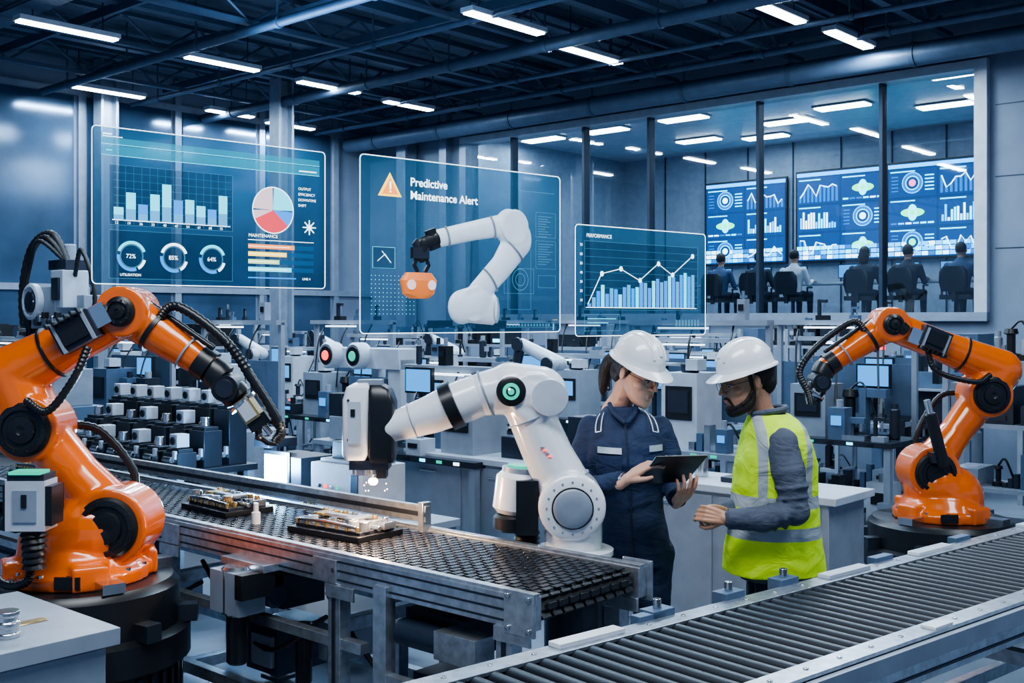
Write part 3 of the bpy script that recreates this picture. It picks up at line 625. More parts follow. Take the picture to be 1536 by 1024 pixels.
def patch(m,x0,x1,z0,z1,mt,off=0,n=8,sk=0):
    vs=[];fs=[]
    for j in range(3):
        for i in range(n+1):
            x=x0+(x1-x0)*i/n; z=z0+(z1-z0)*j/2+sk*(x-x0); p=onfront(x,z); p.y-=off; vs.append(p)
    k=len(vs); vs+= [v+V((0,.02,0)) for v in vs]
    for j in range(2):
        for i in range(n): a=j*(n+1)+i; fs.append([a,a+1,a+n+2,a+n+1])
    for i in range(n): fs.append([i,i+1,i+1+k,i+k][::-1]); a=2*(n+1)+i; fs.append([a,a+1,a+1+k,a+k])
    for j in range(2): a=j*(n+1); fs.append([a,a+n+1,a+n+1+k,a+k]); a+=n; fs.append([a,a+n+1,a+n+1+k,a+k][::-1])
    m.add(vs,fs,mt)
m=MB()
m.tube(cr([(-.075,-.02,1.435),(-.06,-.075,1.40),(-.02,-.105,1.365)],5),[.010]*11,NAV,8,True); m.tube(cr([(.04,-.02,1.435),(.03,-.07,1.40),(-.005,-.105,1.365)],5),[.010]*11,NAV,8,True)
m.tube(cr([(-.015,-.100,1.35),(-.01,-.153,1.22),(0,-.130,1.08),(.01,-.127,.95),(.015,-.142,.78)],5),.004,JEA,6)
patch(m,-.135,-.035,1.235,1.260,REF,.006,sk=-.04); patch(m,.085,.145,1.24,1.265,REF,.006,sk=.04)
patch(m,-.14,-.035,1.12,1.225,NAV,.004); patch(m,.06,.14,1.12,1.225,NAV,.004)
for s in(-1,1):
    for k in (0,.024):
        P_=[V((-.008+s*(.085+k*.9),.005,1.404-k*.55)),V((-.008+s*(.098+k),-.045,1.388-k*.5)),V((-.008+s*(.108+k),-.083,1.356-k*.4)),V((-.008+s*(.112+k*.95),-.106,1.325-k*.2))]
        m.tube(cr(P_,4),.0026,HATM,6)
    m.tube([V((-.008+s*.112,-.106,1.325)),V((-.008+s*(.112+.0228),-.103,1.320))],.0026,HATM,6)
m.tube([(-.065,-.285,1.135),(-.045,-.312,1.142)],.042,NAV,16)
m.build('collar_and_trim',parent=r)
m=MB()
for x in(-.075,.115): m.limb([(x,.04,.06),(x,-.05,.045),(x,-.13,.035)],[.045,.042,.034],BLK)
remesh(m,'shoes',.008,BLK,r,it=2)
mx=Matrix.Translation((.048,-.015,1.568))@Matrix.Rotation(math.radians(42),4,'Z')@Matrix.Rotation(math.radians(23),4,'X')@Matrix.Diagonal((1.14,1.14,1.14,1))
head(mx,SKW,r,pony=True)
m=MB(); TL,TR,BR,BL=V((.076,-.43,1.253)),V((.295,-.35,1.248)),V((.237,-.17,1.118)),V((.015,-.25,1.118))
nn=(TR-TL).cross(BL-TL).normalized(); nn=-nn if nn.z<0 else nn
q=[TL,TR,BR,BL]; th=nn*.009
m.add(q+[p+th for p in q],[[0,1,2,3],[7,6,5,4],[0,4,5,1],[1,5,6,2],[2,6,7,3],[3,7,4,0]],BLK)
c_=(TL+BR)/2; qi=[c_+(p-c_)*.93+th*1.05 for p in q]; m.add(qi,[[3,2,1,0]],SCB)
m.build('tablet',parent=r,bevel=.003)
hand('right_hand',r,SKW,(-.03,-.325,1.152),(.10,-.015,.075),(-.5,-.25,.8),-1,(.15,.45,.35),.05,.2,.95)
hand('left_hand',r,SKW,(.195,-.225,1.05),(.02,-.10,.055),(.15,-.35,-.9),-1,(.25,.4,.35),.10,.5,1.0)
m=MB(); m.lathe((-.048,-.306,1.142),(.9,-.6,.3),[(0,.034),(.012,.034)],STL,20); m.build('wristwatch',parent=r)
# man
r=root('man_engineer',(1.084,4.6,0))
m=MB()
m.torso([(.74,.0,0,.15,.165),(.9,0,0,.145,.155),(1.0,0,0,.14,.15),(1.15,.005,0,.145,.170),(1.27,.01,0,.135,.180),(1.335,.005,0,.110,.165),(1.38,-.01,0,.085,.10),(1.43,-.03,0,.066,.066)],SHT)
m.limb([(-.005,-.160,1.305),(.012,-.200,1.20),(.030,-.232,1.05),(-.10,-.235,1.015),(-.215,-.215,1.015)],[.068,.068,.060,.053,.039],SHT)
m.limb([(-.005,.160,1.305),(.01,.205,1.19),(.0,.215,1.06),(-.12,.06,1.02),(-.2,-.05,1.02)],[.068,.068,.060,.053,.039],SHT)
for c_,a_,R_ in (((.025,-.226,1.10),(-.1,.1,1),.065),((.022,-.220,1.14),(-.1,.1,1),.067),((-.02,-.235,1.03),(-1,0,-.2),.060),((-.06,-.235,1.022),(-1,0,-.2),.058),((-.15,-.225,1.015),(-1,0,0),.048)):
    m.lathe(V(c_)-V(a_).normalized()*.008,a_,[(0,R_-.01),(.008,R_+.002),(.016,R_-.01)],SHT,20)
remesh(m,'shirt',.0065,SHT,r,it=4,fold=.012,fs=.09)
m=MB()
for y in(-.078,.078): m.limb([(.0,y,.80),(-.02,y,.47),(.02,y,.09)],[.095,.08,.062],JEA)
m.ell((0,0,.8),(.14,.15,.11),JEA)
remesh(m,'jeans',.009,JEA,r,it=3,fold=.012,fs=.09)
m=MB()
for y in(-.09,.09): m.limb([(.05,y,.06),(-.05,y,.045),(-.14,y,.035)],[.047,.044,.036],BLK)
remesh(m,'shoes',.008,BLK,r,it=2)
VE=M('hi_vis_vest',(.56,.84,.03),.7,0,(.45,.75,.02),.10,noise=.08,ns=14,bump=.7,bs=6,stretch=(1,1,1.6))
nt=VE.node_tree; bsd=nt.nodes['Principled BSDF']; tc=nt.nodes['Texture Coordinate']; sp=nt.nodes.new('ShaderNodeSeparateXYZ'); nt.links.new(tc.outputs['Object'],sp.inputs[0])
def rng(out,a,b):
    g=nt.nodes.new('ShaderNodeMath'); g.operation='GREATER_THAN'; nt.links.new(out,g.inputs[0]); g.inputs[1].default_value=a
    l=nt.nodes.new('ShaderNodeMath'); l.operation='LESS_THAN'; nt.links.new(out,l.inputs[0]); l.inputs[1].default_value=b
    mu=nt.nodes.new('ShaderNodeMath'); mu.operation='MULTIPLY'; nt.links.new(g.outputs[0],mu.inputs[0]); nt.links.new(l.outputs[0],mu.inputs[1]); return mu.outputs[0]
def mul(a,b,op='MULTIPLY'):
    mu=nt.nodes.new('ShaderNodeMath'); mu.operation=op; nt.links.new(a,mu.inputs[0]); nt.links.new(b,mu.inputs[1]); return mu.outputs[0]
Z=sp.outputs['Z']; X=sp.outputs['X']
f=mul(mul(rng(Z,.915,.965),rng(Z,1.04,1.09),'MAXIMUM'),mul(rng(X,-.100,-.065),rng(Z,1.09,1.5)),'MAXIMUM')
f=mul(f,mul(rng(X,.090,.12),rng(Z,1.09,1.5)),'MAXIMUM')
mixc=nt.nodes.new('ShaderNodeMixRGB'); nt.links.new(f,mixc.inputs[0]); old=bsd.inputs['Base Color'].links[0].from_socket
nt.links.new(old,mixc.inputs[1]); mixc.inputs[2].default_value=(.38,.42,.46,1); nt.links.new(mixc.outputs[0],bsd.inputs['Base Color'])
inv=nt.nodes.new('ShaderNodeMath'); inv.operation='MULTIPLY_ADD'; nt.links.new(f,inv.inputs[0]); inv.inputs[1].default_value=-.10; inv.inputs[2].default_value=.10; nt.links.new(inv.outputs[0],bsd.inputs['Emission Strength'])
m=MB(); m.torso([(.765,.0,0,.208,.195),(.80,.0,0,.206,.195),(.88,0,0,.196,.188),(.98,0,0,.185,.178),(1.1,.003,0,.175,.190),(1.22,.008,0,.162,.208),(1.30,.01,0,.142,.215),(1.355,.003,0,.120,.190),(1.39,-.008,0,.098,.130),(1.415,-.02,0,.080,.084)],VE,48,2.2)
remesh(m,'hi_vis_vest',.0065,VE,r,it=2,fold=.014,fs=.10)
m=MB(); m.tube(cr([(-.09,-.045,1.415),(-.04,-.078,1.425),(.03,-.055,1.435),(.048,0,1.44),(.03,.055,1.435),(-.04,.078,1.425),(-.09,.045,1.415)],4),.012,SHT,8,True)
m.lathe((-.195,-.217,1.015),(-1,.1,0),[(0,.042),(.035,.042)],SHT,20); m.build('collar_and_cuff',parent=r)
mx=Matrix.Translation((-.118,-.0,1.548))@Matrix.Rotation(math.radians(-74),4,'Z')@Matrix.Rotation(math.radians(14),4,'X')@Matrix.Diagonal((1.12,1.12,1.12,1))
head(mx,SKM,r,beard=True)
hand('left_hand',r,SKM,(-.245,-.215,1.017),(-.10,.03,.02),(.05,-1,.25),1,(.5,.7,.6),.02,.4,.92)
hand('right_hand',r,SKM,(-.235,-.085,1.02),(-.09,-.055,.01),(-.5,.6,.5),-1,(.5,.7,.6),.02,.4,.92)

# ------------------------------------------------------------------ holographic displays
def glassmat(name,c0,c1,fac):
    g=bpy.data.materials.new(name); g.use_nodes=True; nt=g.node_tree; nt.nodes.clear()
    o=nt.nodes.new('ShaderNodeOutputMaterial'); mx=nt.nodes.new('ShaderNodeMixShader'); tr=nt.nodes.new('ShaderNodeBsdfTransparent'); em=nt.nodes.new('ShaderNodeEmission')
    tc=nt.nodes.new('ShaderNodeTexCoord'); sp=nt.nodes.new('ShaderNodeSeparateXYZ'); rp=nt.nodes.new('ShaderNodeValToRGB'); nz=nt.nodes.new('ShaderNodeTexNoise'); nz.inputs['Scale'].default_value=2
    nt.links.new(tc.outputs['Generated'],sp.inputs[0]); nt.links.new(sp.outputs['Z'],rp.inputs[0]); rp.color_ramp.elements[0].color=(*c0,1); rp.color_ramp.elements[1].color=(*c1,1)
    nt.links.new(rp.outputs[0],em.inputs[0]); em.inputs[1].default_value=1
    nt.links.new(tc.outputs['Generated'],nz.inputs[0]); mr=nt.nodes.new('ShaderNodeMapRange'); nt.links.new(nz.outputs[0],mr.inputs[0]); mr.inputs[3].default_value=fac-.12; mr.inputs[4].default_value=fac+.12
    tr.inputs[0].default_value=(.82,.93,1,1)
    nt.links.new(mr.outputs[0],mx.inputs[0]); nt.links.new(tr.outputs[0],mx.inputs[1]); nt.links.new(em.outputs[0],mx.inputs[2]); nt.links.new(mx.outputs[0],o.inputs[0]); return g
def holo(name,col,s,alpha):
    g=bpy.data.materials.new(name); g.use_nodes=True; nt=g.node_tree; nt.nodes.clear()
    o=nt.nodes.new('ShaderNodeOutputMaterial'); mx=nt.nodes.new('ShaderNodeMixShader'); tr=nt.nodes.new('ShaderNodeBsdfTransparent'); em=nt.nodes.new('ShaderNodeEmission')
    nz=nt.nodes.new('ShaderNodeTexNoise'); nz.inputs['Scale'].default_value=6; tc=nt.nodes.new('ShaderNodeTexCoord'); nt.links.new(tc.outputs['Object'],nz.inputs[0])
    mr=nt.nodes.new('ShaderNodeMapRange'); nt.links.new(nz.outputs[0],mr.inputs[0]); mr.inputs[3].default_value=max(0,alpha-.15); mr.inputs[4].default_value=min(1,alpha+.15)
    em.inputs[0].default_value=(*col,1); em.inputs[1].default_value=s
    nt.links.new(mr.outputs[0],mx.inputs[0]); nt.links.new(tr.outputs[0],mx.inputs[1]); nt.links.new(em.outputs[0],mx.inputs[2]); nt.links.new(mx.outputs[0],o.inputs[0]); return g
GH=glassmat('display_glass',(.014,.065,.15),(.035,.15,.30),.34)
HW=E('holo_white',(.75,.92,1),2.4); HC=E('holo_cyan',(.10,.72,.92),1.8); HB=E('holo_blue',(.03,.27,.85),1.6); HD=holo('holo_dim',(.14,.46,.72),1.0,.6); HO=E('holo_orange',(1,.32,.08),1.6)
HY=E('holo_yellow',(1,.7,.1),2.0); HR=E('holo_red',(.80,.07,.10),1.4); HP=E('holo_pink',(.8,.62,.70),1.2); HG=E('holo_lime',(.6,.8,.4),1.4); HK=holo('holo_dark',(.008,.04,.10),.8,.42)
HS=E('holo_soft',(.10,.40,.75),1.3); HTL=holo('holo_teal',(.03,.45,.68),1.2,.6); HBL=holo('holo_bar_back',(.03,.16,.40),1,.6)
class Panel:
    def __init__(s,loc,end,H,pw,ph):
        loc=V(loc); end=V(end); d=end-loc; s.L=d.length; s.H=H; s.ux=s.L/pw; s.uz=H/ph; s.pw=pw; s.ph=ph
        s.r=root('holographic_display',loc,math.atan2(d.y,d.x)); s.m=MB()
        g=MB(); g.box((s.L/2,0,H/2),(s.L,.006,H),GH); g.build('glass_sheet',parent=s.r)
        c=.02; pts=[]
        for cx,cz,a0 in ((s.L-c,c,-90),(s.L-c,H-c,0),(c,H-c,90),(c,c,180)):
            for i in range(5): a=math.radians(a0+i*22.5); pts.append((cx+c*math.cos(a),-.004,cz+c*math.sin(a)))
        pts.append(pts[0]); s.m.tube(pts,.0022,HW,6)
    def p(s,u,v,y=-.006): return V((u*s.ux,y,(s.ph-v)*s.uz))
    def q(s,u0,v0,u1,v1,mt,y=-.006):
        a=s.p(u0,v0,y);b=s.p(u1,v0,y);c=s.p(u1,v1,y);d=s.p(u0,v1,y); s.m.add([d,c,b,a],[[0,1,2,3]],mt)
    def fr(s,u0,v0,u1,v1,mt,w=.7):
        s.q(u0,v0,u1,v0+w,mt);s.q(u0,v1-w,u1,v1,mt);s.q(u0,v0,u0+w,v1,mt);s.q(u1-w,v0,u1,v1,mt)
    def ln(s,P,mt,w=.0015,y=-.009): s.m.tube([s.p(u,v,y) for u,v in P],w,mt,5)
    def arc(s,u,v,r0,r1,a0,a1,mt,y=-.008):
        n=max(3,int((a1-a0)/8)); vs=[];fs=[]; c=s.p(u,v,y); k=(s.ux+s.uz)/2
        for i in range(n+1):
            a=math.radians(a0+(a1-a0)*i/n)
            for R in(r0,r1): vs.append(c+V((math.cos(a)*R*k,0,math.sin(a)*R*k)))
        for i in range(n): fs.append([2*i,2*i+1,2*i+3,2*i+2])
        s.m.add(vs,fs,mt)
    def txt(s,t,u,v,sz,mt,bold=0):
        c=bpy.data.curves.new('label','FONT'); c.body=t; c.size=sz*s.uz*1.35; c.offset=bold; c.materials.append(mt)
        o=bpy.data.objects.new('label',c); COL.objects.link(o); o.parent=s.r; o.location=s.p(u,v,-.01); o.rotation_euler=(math.pi/2,0,0)
    def done(s): s.m.build('graphics',parent=s.r)
p=Panel((-1.895,5.0,1.965),(-.985,5.83,1.965),.715,350,225)
p.q(12,15,340,24,HTL); p.q(12,26,340,40,HTL); p.q(14,9,26,11,HW); p.q(14,13,40,14,HW); p.q(18,32,26,34,HC); p.q(305,34,335,36,HW); p.q(12,24,340,24.8,HC); p.q(12,40,340,40.8,HC)
p.q(22,53,198,140,HK,-.005); p.fr(22,53,198,140,HD)
for i in range(1,8): p.q(28,53+i*11,196,53.4+i*11,HD)
for i in range(1,16): p.q(22+i*11,53,22.4+i*11,138,HD)
for i,h in enumerate([18,40,24,40,56,34,36,28,24,46]):
    p.q(28+i*16.5,132-h,41+i*16.5,132,HC if i%3!=2 else HB,-.008); p.q(28+i*16.5,132-h*.4,41+i*16.5,132,HS,-.0085)
p.q(26,132,194,133.2,HW,-.009)
for i in range(10): p.txt('%02d'%(i*7+12),29+i*16.5,138.5,4,HW)
for a0,a1,mt in ((92,178,HP),(2,88,HC),(182,262,HP),(262,318,HR),(318,358,HB),(205,262,HR)): p.arc(262,102,1,34,a0,a1,mt,-.008 if mt!=HR else -.0084)
p.arc(262,102,34,35.5,0,360,HW)
for i,(t) in enumerate(('OUTPUT','EFFICIENCY','DOWNTIME','SHIFT')): p.txt(t,303,66+i*9,4.5,HW)
for i in range(8): a=i*.785; p.ln([(322,126),(322+11*math.cos(a),126+12*math.sin(a))],HW,.003)
p.arc(322,126,0.5,5,0,360,HC)
p.q(22,147,198,217,HK,-.005); p.fr(22,147,198,217,HD)
for i,u in enumerate((52,111,167)):
    p.arc(u,184,15,17,0,360,HD); p.arc(u,184,17,21,20,160,HW if i==1 else HC); p.arc(u,184,17,21,175,290,HB); p.arc(u,184,17,21,300,345,HW); p.txt(('72%','85%','64%')[i],u-8,187,6.5,HW)
p.txt('UTILISATION',36,213,4,HW); p.txt('MAINTENANCE',222,146,5.5,HW)
p.q(222,150,330,151,HW)
for i,(mt,w) in enumerate(((HO,75),(HY,62),(HG,50),(HC,70))):
    v=157+i*12; p.q(222,v,330,v+7,HBL); p.q(222,v,222+w,v+7,mt,-.008); p.q(222,v+3,222+w*.9,v+4,HW,-.009)
p.q(222,209,300,211,HB); p.txt('LINE 4',310,212,4,HW)
p.done()
p=Panel((-.66,4.8,1.742),(.239,5.59,1.742),.778,300,250)
p.txt('Predictive',66,38,12.5,HW,.0010); p.txt('Maintenance Alert',66,57,12.5,HW,.0010)
tri=[p.p(22,56,-.012),p.p(54,56,-.012),p.p(38,22,-.012)]; p.m.add(tri,[[0,1,2]],HY)
tri=[p.p(27,53,-.014),p.p(49,53,-.014),p.p(38,29.5,-.014)]; p.m.add(tri,[[0,1,2]],HO)
p.q(36.8,35,39.2,46,HW,-.016); p.q(36.8,48,39.2,50.5,HW,-.016)
p.q(230,28,290,29,HD)
for i in range(12):
    for j in range(10): p.q(14+i*5.2,168+j*6,15+i*5.2,169+j*6,HC)
for i in range(18):
    for j in range(4): p.q(70+i*8,78+j*5,70.8+i*8,78.8+j*5,HD)
p.q(16,128,46,158,HK); p.fr(16,128,46,158,HC,.5); p.ln([(22,148),(32,138),(40,150),(28,134)],HW)
for a,bb,c,d in ((258,60,292,100),(258,105,292,150),(212,120,250,215),(262,160,292,180),(210,235,290,243),(206,150,255,190)): p.fr(a,bb,c,d,HD,.6)
for i in range(9): p.q(262,66+i*4,285-(i*7)%12,67+i*4,HD); p.q(262,110+i*4,288-(i*5)%14,111+i*4,HD)
for i in range(14): p.q(214+i*5,237,217+i*5,241,HD)
p.arc(232,168,14,15,0,360,HD); p.arc(232,168,8,9,0,360,HD)
p.done()
HAW=M('holo_arm_white',(.75,.82,.9),.35,0,(.6,.8,1),.15)
m=MB()
def hp(u,v,y=0): return p.p(u,v,y)
m.limb([hp(98,113),hp(150,98),hp(205,84)],[.042,.046,.055],HAW); m.cyl(hp(212,88,-.09),hp(212,88,.09),.085,HAW); m.limb([hp(208,88),hp(222,104)],[.088,.085],HAW)
m.limb([hp(222,108),hp(195,150),hp(160,190)],[.085,.065,.06],HAW); m.limb([hp(135,212),hp(160,205)],[.08,.085],HAW); m.cyl(hp(150,208,-.06),hp(150,208,.06),.08,HAW); m.cyl(hp(140,212),hp(185,216),.072,HAW)
mo=remesh(m,'robot_model',.007,HAW,p.r,it=3); mo.scale=(1,.35,1); mo.location=(0,-.035,0)
m=MB(); m.lathe(hp(184,216),(1,-.6,0),[(0,.062),(.014,.062),(.018,.05),(.014,.045)],LGP,28)
m.lathe(hp(213,72,-.06),(0,-1,0),[(0,.03),(.01,.03)],GRP,20)
for u,v,u2,v2,R in ((112,109,115,108,.05),(180,91,183,90,.056),(213,122,211,125,.08),(178,170,176,172,.068)):
    a=hp(u,v);b_=hp(u2,v2); m.lathe(a,b_-a,[(0,R),(.006,R)],GRP,24)
m.limb([hp(94,115),hp(80,122),hp(76,140)],[.04,.036,.028],BLK); m.cyl(hp(88,100),hp(96,128),.032,BLK); m.box(hp(74,135),(.09,.06,.05),DKM); m.cyl(hp(66,118),hp(74,128),.02,DKM)
for s in(-1,1): m.tube([hp(76+s*6,140),hp(76+s*10,152),hp(76+s*5,162)],.012,BLK,8)
HOB=M('holo_part_orange',(.8,.2,.04),.4,0,(1,.3,.08),.35)
k=len(m.v); m.torso([(-.06,0,0,.05,.05),(-.04,0,0,.085,.07),(.02,0,0,.1,.08),(.055,0,0,.07,.06)],HOB,24)
for i in range(k,len(m.v)): m.v[i]=m.v[i]+hp(72,181)
for u in(58,86): m.lathe(hp(u,181,-.06),(0,-1,0),[(0,.022),(.02,.022),(.022,.012)],HP,16)
o=m.build('robot_model_details',parent=p.r); o.scale=(1,.35,1); o.location=(0,-.04,0)
p=Panel((.305,5.4,1.722),(1.051,6.05,1.722),.545,195,157)
p.q(12,22,182,120,HK,-.005); p.fr(12,22,182,120,HD,.6); p.txt('PERFORMANCE',14,17,5.5,HW)
for i in range(1,9): p.q(12,22+i*11,182,22.4+i*11,HD)
for i in range(26):
    h=8+i*1.5+12*abs(math.sin(i*.9)) if i>3 else 5+i*9; h=min(h,68); p.q(16+i*6.2,116-h,21+i*6.2,116,(HB,HS,HB,HC)[i%4],-.007)
LP=[(16,112),(35,68),(62,60),(90,76),(118,50),(140,66),(172,36)]
p.ln(LP,HW,.002)
for u,v in LP[1:]: p.arc(u,v,.5,3.0,0,360,HW,-.012)
p.q(14,116,180,117,HW); p.fr(12,126,62,150,HD); p.q(16,132,56,133,HC); p.q(16,138,45,139,HC)
for i in range(8): p.q(146+i*5,134,149+i*5,144,HD)
for i in range(7): p.txt(str(10*(7-i)),5,30+i*13,4,HW)
p.done()

# ------------------------------------------------------------------ mid-ground
b=MB()
b.box((-1.6,.22,.88),(3.3,.47,.04),LGP); b.box((-1.6,.22,.44),(3.2,.42,.84),GRP)
for i in range(5): b.box((-.34-i*.64,.005,.46),(.6,.012,.76),GRP); b.box((-.34-i*.64,-.01,.78),(.16,.012,.015),STL)
b.box((-.5,.25,.915),(.4,.25,.03),DKM); b.box((-1.3,.25,1.0),(.3,.25,.2),GRP); b.box((-1.3,.12,1.0),(.2,.01,.1),SCB); b.box((-2.2,.25,.97),(.3,.25,.14),DKM); b.cyl((-.9,.25,.9),(-.9,.25,1.02),.04,STL); b.box((-1.75,.25,1.05),(.12,.2,.3),DKM)
b.build('lab_counter',V((1.60,5.62,0)),PHI,bevel=.004)
def table(mb,L,Wd,h,top=GRP):
    mb.box((0,0,h-.02),(L,Wd,.04),top)
    for x in(-L/2+.04,L/2-.04):
        for y in(-Wd/2+.04,Wd/2-.04): mb.box((x,y,(h-.04)/2),(.05,.05,h-.04),GRP)
    for y in(-Wd/2+.04,Wd/2-.04): mb.box((0,y,.2),(L-.1,.035,.035),GRP)
    mb.box((0,0,.24),(L-.12,Wd-.1,.02),DKM)
b=MB(); table(b,1.6,.58,.9,DKM)
rd=random.Random(3)
for j in range(3):
    for i in range(7):
        x=-.66+i*.22; y=-.18+j*.18
        b.box((x,y,.95+.06*j),(.17,.13,.10+.12*j),(DKM,BLK)[i%2]); b.box((x,y,1.01+.12*j),(.14,.10,.025),DKM); b.cyl((x-.04,y-.08,.96),(x+.05,y-.08,.96),.02,STL,seg=10)
        b.box((x+.06,y-.07,.99),(.03,.02,.05),LGP); b.cyl((x-.05,y,1.02+.12*j),(x-.05,y,1.05+.12*j),.012,BRS,seg=8)
        if (i+j)%2==0 or j==2: b.box((x,y,1.07+.12*j),(.085,.085,.08),LGP); b.lathe((x,y-.043,1.07+.12*j),(0,-1,0),[(0,.025),(.01,.025)],BLK,14)
        else: b.cyl((x,y,1.02+.12*j),(x,y,1.08+.12*j),.03,STL,seg=14)
b.build('fixture_table',W(2.25,-8.95,0),PHI,bevel=.003)
b=MB(); table(b,1.35,.56,.76)
b.box((.18,0,.90),(.42,.3,.28),LGP)
for i in range(8): b.lathe((.05+.05*(i%4),-.152,.86+.06*(i//4)),(0,-1,0),[(0,.012),(.01,.010)],(DKM,REM,STL,GEM)[i%4],10)
b.box((.33,-.152,.93),(.06,.006,.14),DKM); b.box((.18,0,1.05),(.36,.22,.02),GRP); b.box((.12,.0,1.1),(.14,.14,.1),DKM); b.cyl((.3,0,1.06),(.3,0,1.16),.04,STL)
INS=E('inspection_lamp',(.40,.72,1),24)
b.box((-.35,.02,.90),(.34,.24,.28),DKM); b.box((-.40,-.107,.94),(.20,.014,.20),INS); b.box((-.40,-.1,.94),(.25,.012,.25),BLK)
b.cyl((-.57,.05,.76),(-.57,.05,1.1),.02,DKM); b.box((-.52,-.02,1.1),(.14,.2,.05),DKM)
for i in range(5): b.cyl((-.12+.04*i,-.18,.76),(-.12+.04*i,-.18,.8+.02*i),.014,(STL,BRS)[i%2],seg=10)
o=b.build('electronics_bench',W(.35,-8.93,0),PHI,bevel=.003)
d=bpy.data.lights.new('insp','POINT'); d.energy=55; d.color=(.35,.65,1); d.shadow_soft_size=.08
l=bpy.data.objects.new('inspection_light',d); COL.objects.link(l); l.parent=o; l.location=(-.4,-.22,1.0)
b=MB(); table(b,.8,.5,.85); b.box((0,.1,1.2),(.08,.08,.7),LGP); b.box((0,0,1.5),(.9,.2,.16),LGP); b.box((.38,0,1.25),(.14,.16,.5),LGP)
for x,mt in((-.30,REM),(.03,GEM)):
    b.lathe((x,-.08,1.52),(0,-1,0),[(0,.105),(.1,.105),(.12,.09),(.11,.08)],LGP,28); b.lathe((x,-.19,1.52),(0,-1,0),[(0,.075),(.01,.075)],BLK,24); b.lathe((x,-.2,1.52),(0,-1,0),[(0,.042),(.012,.035)],mt,20)
b.box((0,-.05,.95),(.5,.3,.18),GRP); b.box((-.2,-.1,1.12),(.16,.16,.2),DKM); b.box((.2,-.05,1.2),(.2,.2,.3),MGB); b.box((.2,-.16,1.25),(.12,.02,.1),SCB); b.build('vision_station',W(2.3,-7.0,0),PHI,bevel=.004)
b=MB(); b.box((0,0,.55),(.5,.45,1.1),MGB); b.box((0,0,1.25),(.36,.34,.3),GRP); b.cyl((0,0,1.3),(0,0,1.75),.10,DKM,ch=.01)
b.box((0,-.02,1.9),(.42,.3,.34),GRP); b.lathe((-.12,-.17,1.95),(0,-1,0),[(0,.15),(.05,.15),(.06,.12),(.04,.1)],LGP,30); b.lathe((-.12,-.21,1.95),(0,-1,0),[(0,.09),(.02,.085),(.03,.04)],DKM,24)
b.box((.22,-.05,2.05),(.2,.22,.3),LGP); b.box((.22,-.17,2.05),(.12,.02,.18),DKM); b.box((.1,0,2.25),(.3,.2,.08),DKM); b.cyl((.12,0,2.2),(.12,0,2.42),.05,GRP,ch=.01)
b.box((.1,-.1,1.62),(.3,.3,.14),BLK); b.box((.16,-.26,1.64),(.16,.02,.06),E('amber_label',(.9,.6,.2),.6)); b.box((.45,0,1.9),(.12,.16,.2),GRP); b.cyl((.5,0,1.8),(.5,0,1.6),.05,BLK,ch=.01)
for i in range(6): b.box((-.05+.07*i,-.19,1.78+.03*(i%3)),(.04,.05,.05),(DKM,STL,BLK)[i%3]); b.lathe((-.12+.1*math.cos(i),-.235,1.95+.1*math.sin(i)),(0,-1,0),[(0,.01),(.01,.01)],STL,8)
b.box((-.3,-.1,1.75),(.1,.14,.3),DKM); b.cyl((-.3,-.18,1.7),(-.3,-.26,1.7),.05,STL,ch=.01)
for k in range(3):
    hose(b,[(.2,-.05,2.25),(.02,-.1-.05*k,2.5-.03*k),(-.35,-.1,2.4-.05*k),(-.52+.03*k,-.1,2.0),(-.4,-.1,1.6+.04*k),(-.05,-.1,1.5)],.035-.008*k,RUB,14)
hose(b,[(.3,-.05,2.15),(.55,-.12,2.35),(.72,-.1,2.0),(.6,-.1,1.6),(.3,-.05,1.5)],.02,RUB,14)
b.build('wire_feed_machine',W(4.45,-8.45,0),PHI,bevel=.006)
def gadget(b,r,x,y,z,s=1):
    k=r.choice([0,0,1,2,2,3,4]); mt=r.choice([GRP,DKM,MGB,BLK,DKM,MGB,LGP]); m2=r.choice([DKM,STL,BLK,GRP,MGB])
    w=r.uniform(.08,.17)*s; h=r.uniform(.06,.26)*s
    if k==0: b.box((x,y,z+h/2),(w,w,h),mt); b.box((x,y-w/2-.005,z+h*.6),(w*.6,.01,h*.3),r.choice([SCB,DKM,BLK])); b.cyl((x,y,z+h),(x,y,z+h+.06),w*.2,m2,seg=10)
    elif k==1: b.cyl((x,y,z),(x,y,z+h),w*.34,mt if mt!=LGP else GRP,seg=14,ch=.008); b.cyl((x,y,z+h),(x,y,z+h+.04),w*.22,m2,seg=10); b.box((x+w*.4,y,z+h*.5),(w*.4,w*.3,h*.3),m2)
    elif k==2:
        b.box((x,y,z+.02),(w*1.2,w,.04),m2); b.box((x-w*.4,y,z+h*.6),(w*.25,w*.4,h*1.2),mt); b.box((x,y,z+h*1.1),(w*.9,w*.35,w*.3),mt); b.cyl((x+w*.2,y,z+h*1.1),(x+w*.2,y,z+h*.5),w*.12,STL,seg=8)
    elif k==3:
        for a in range(3): b.box((x-w*.4+a*w*.4,y,z+h*.3*(a+1)/2),(w*.3,w*.5,h*.3*(a+1)),r.choice([mt,m2]))
    else: b.lathe((x,y,z),(0,0,1),[(0,w*.4),(h*.2,w*.4),(h*.25,w*.18),(h*.8,w*.18),(h*.85,w*.3),(h,w*.25)],r.choice([DKM,GRP,BLK]),14); b.tube(cr([(x,y,z+h),(x+w*.5,y-.02,z+h+.05),(x+w,y,z+h*.4)],4),.008,BLK,6)
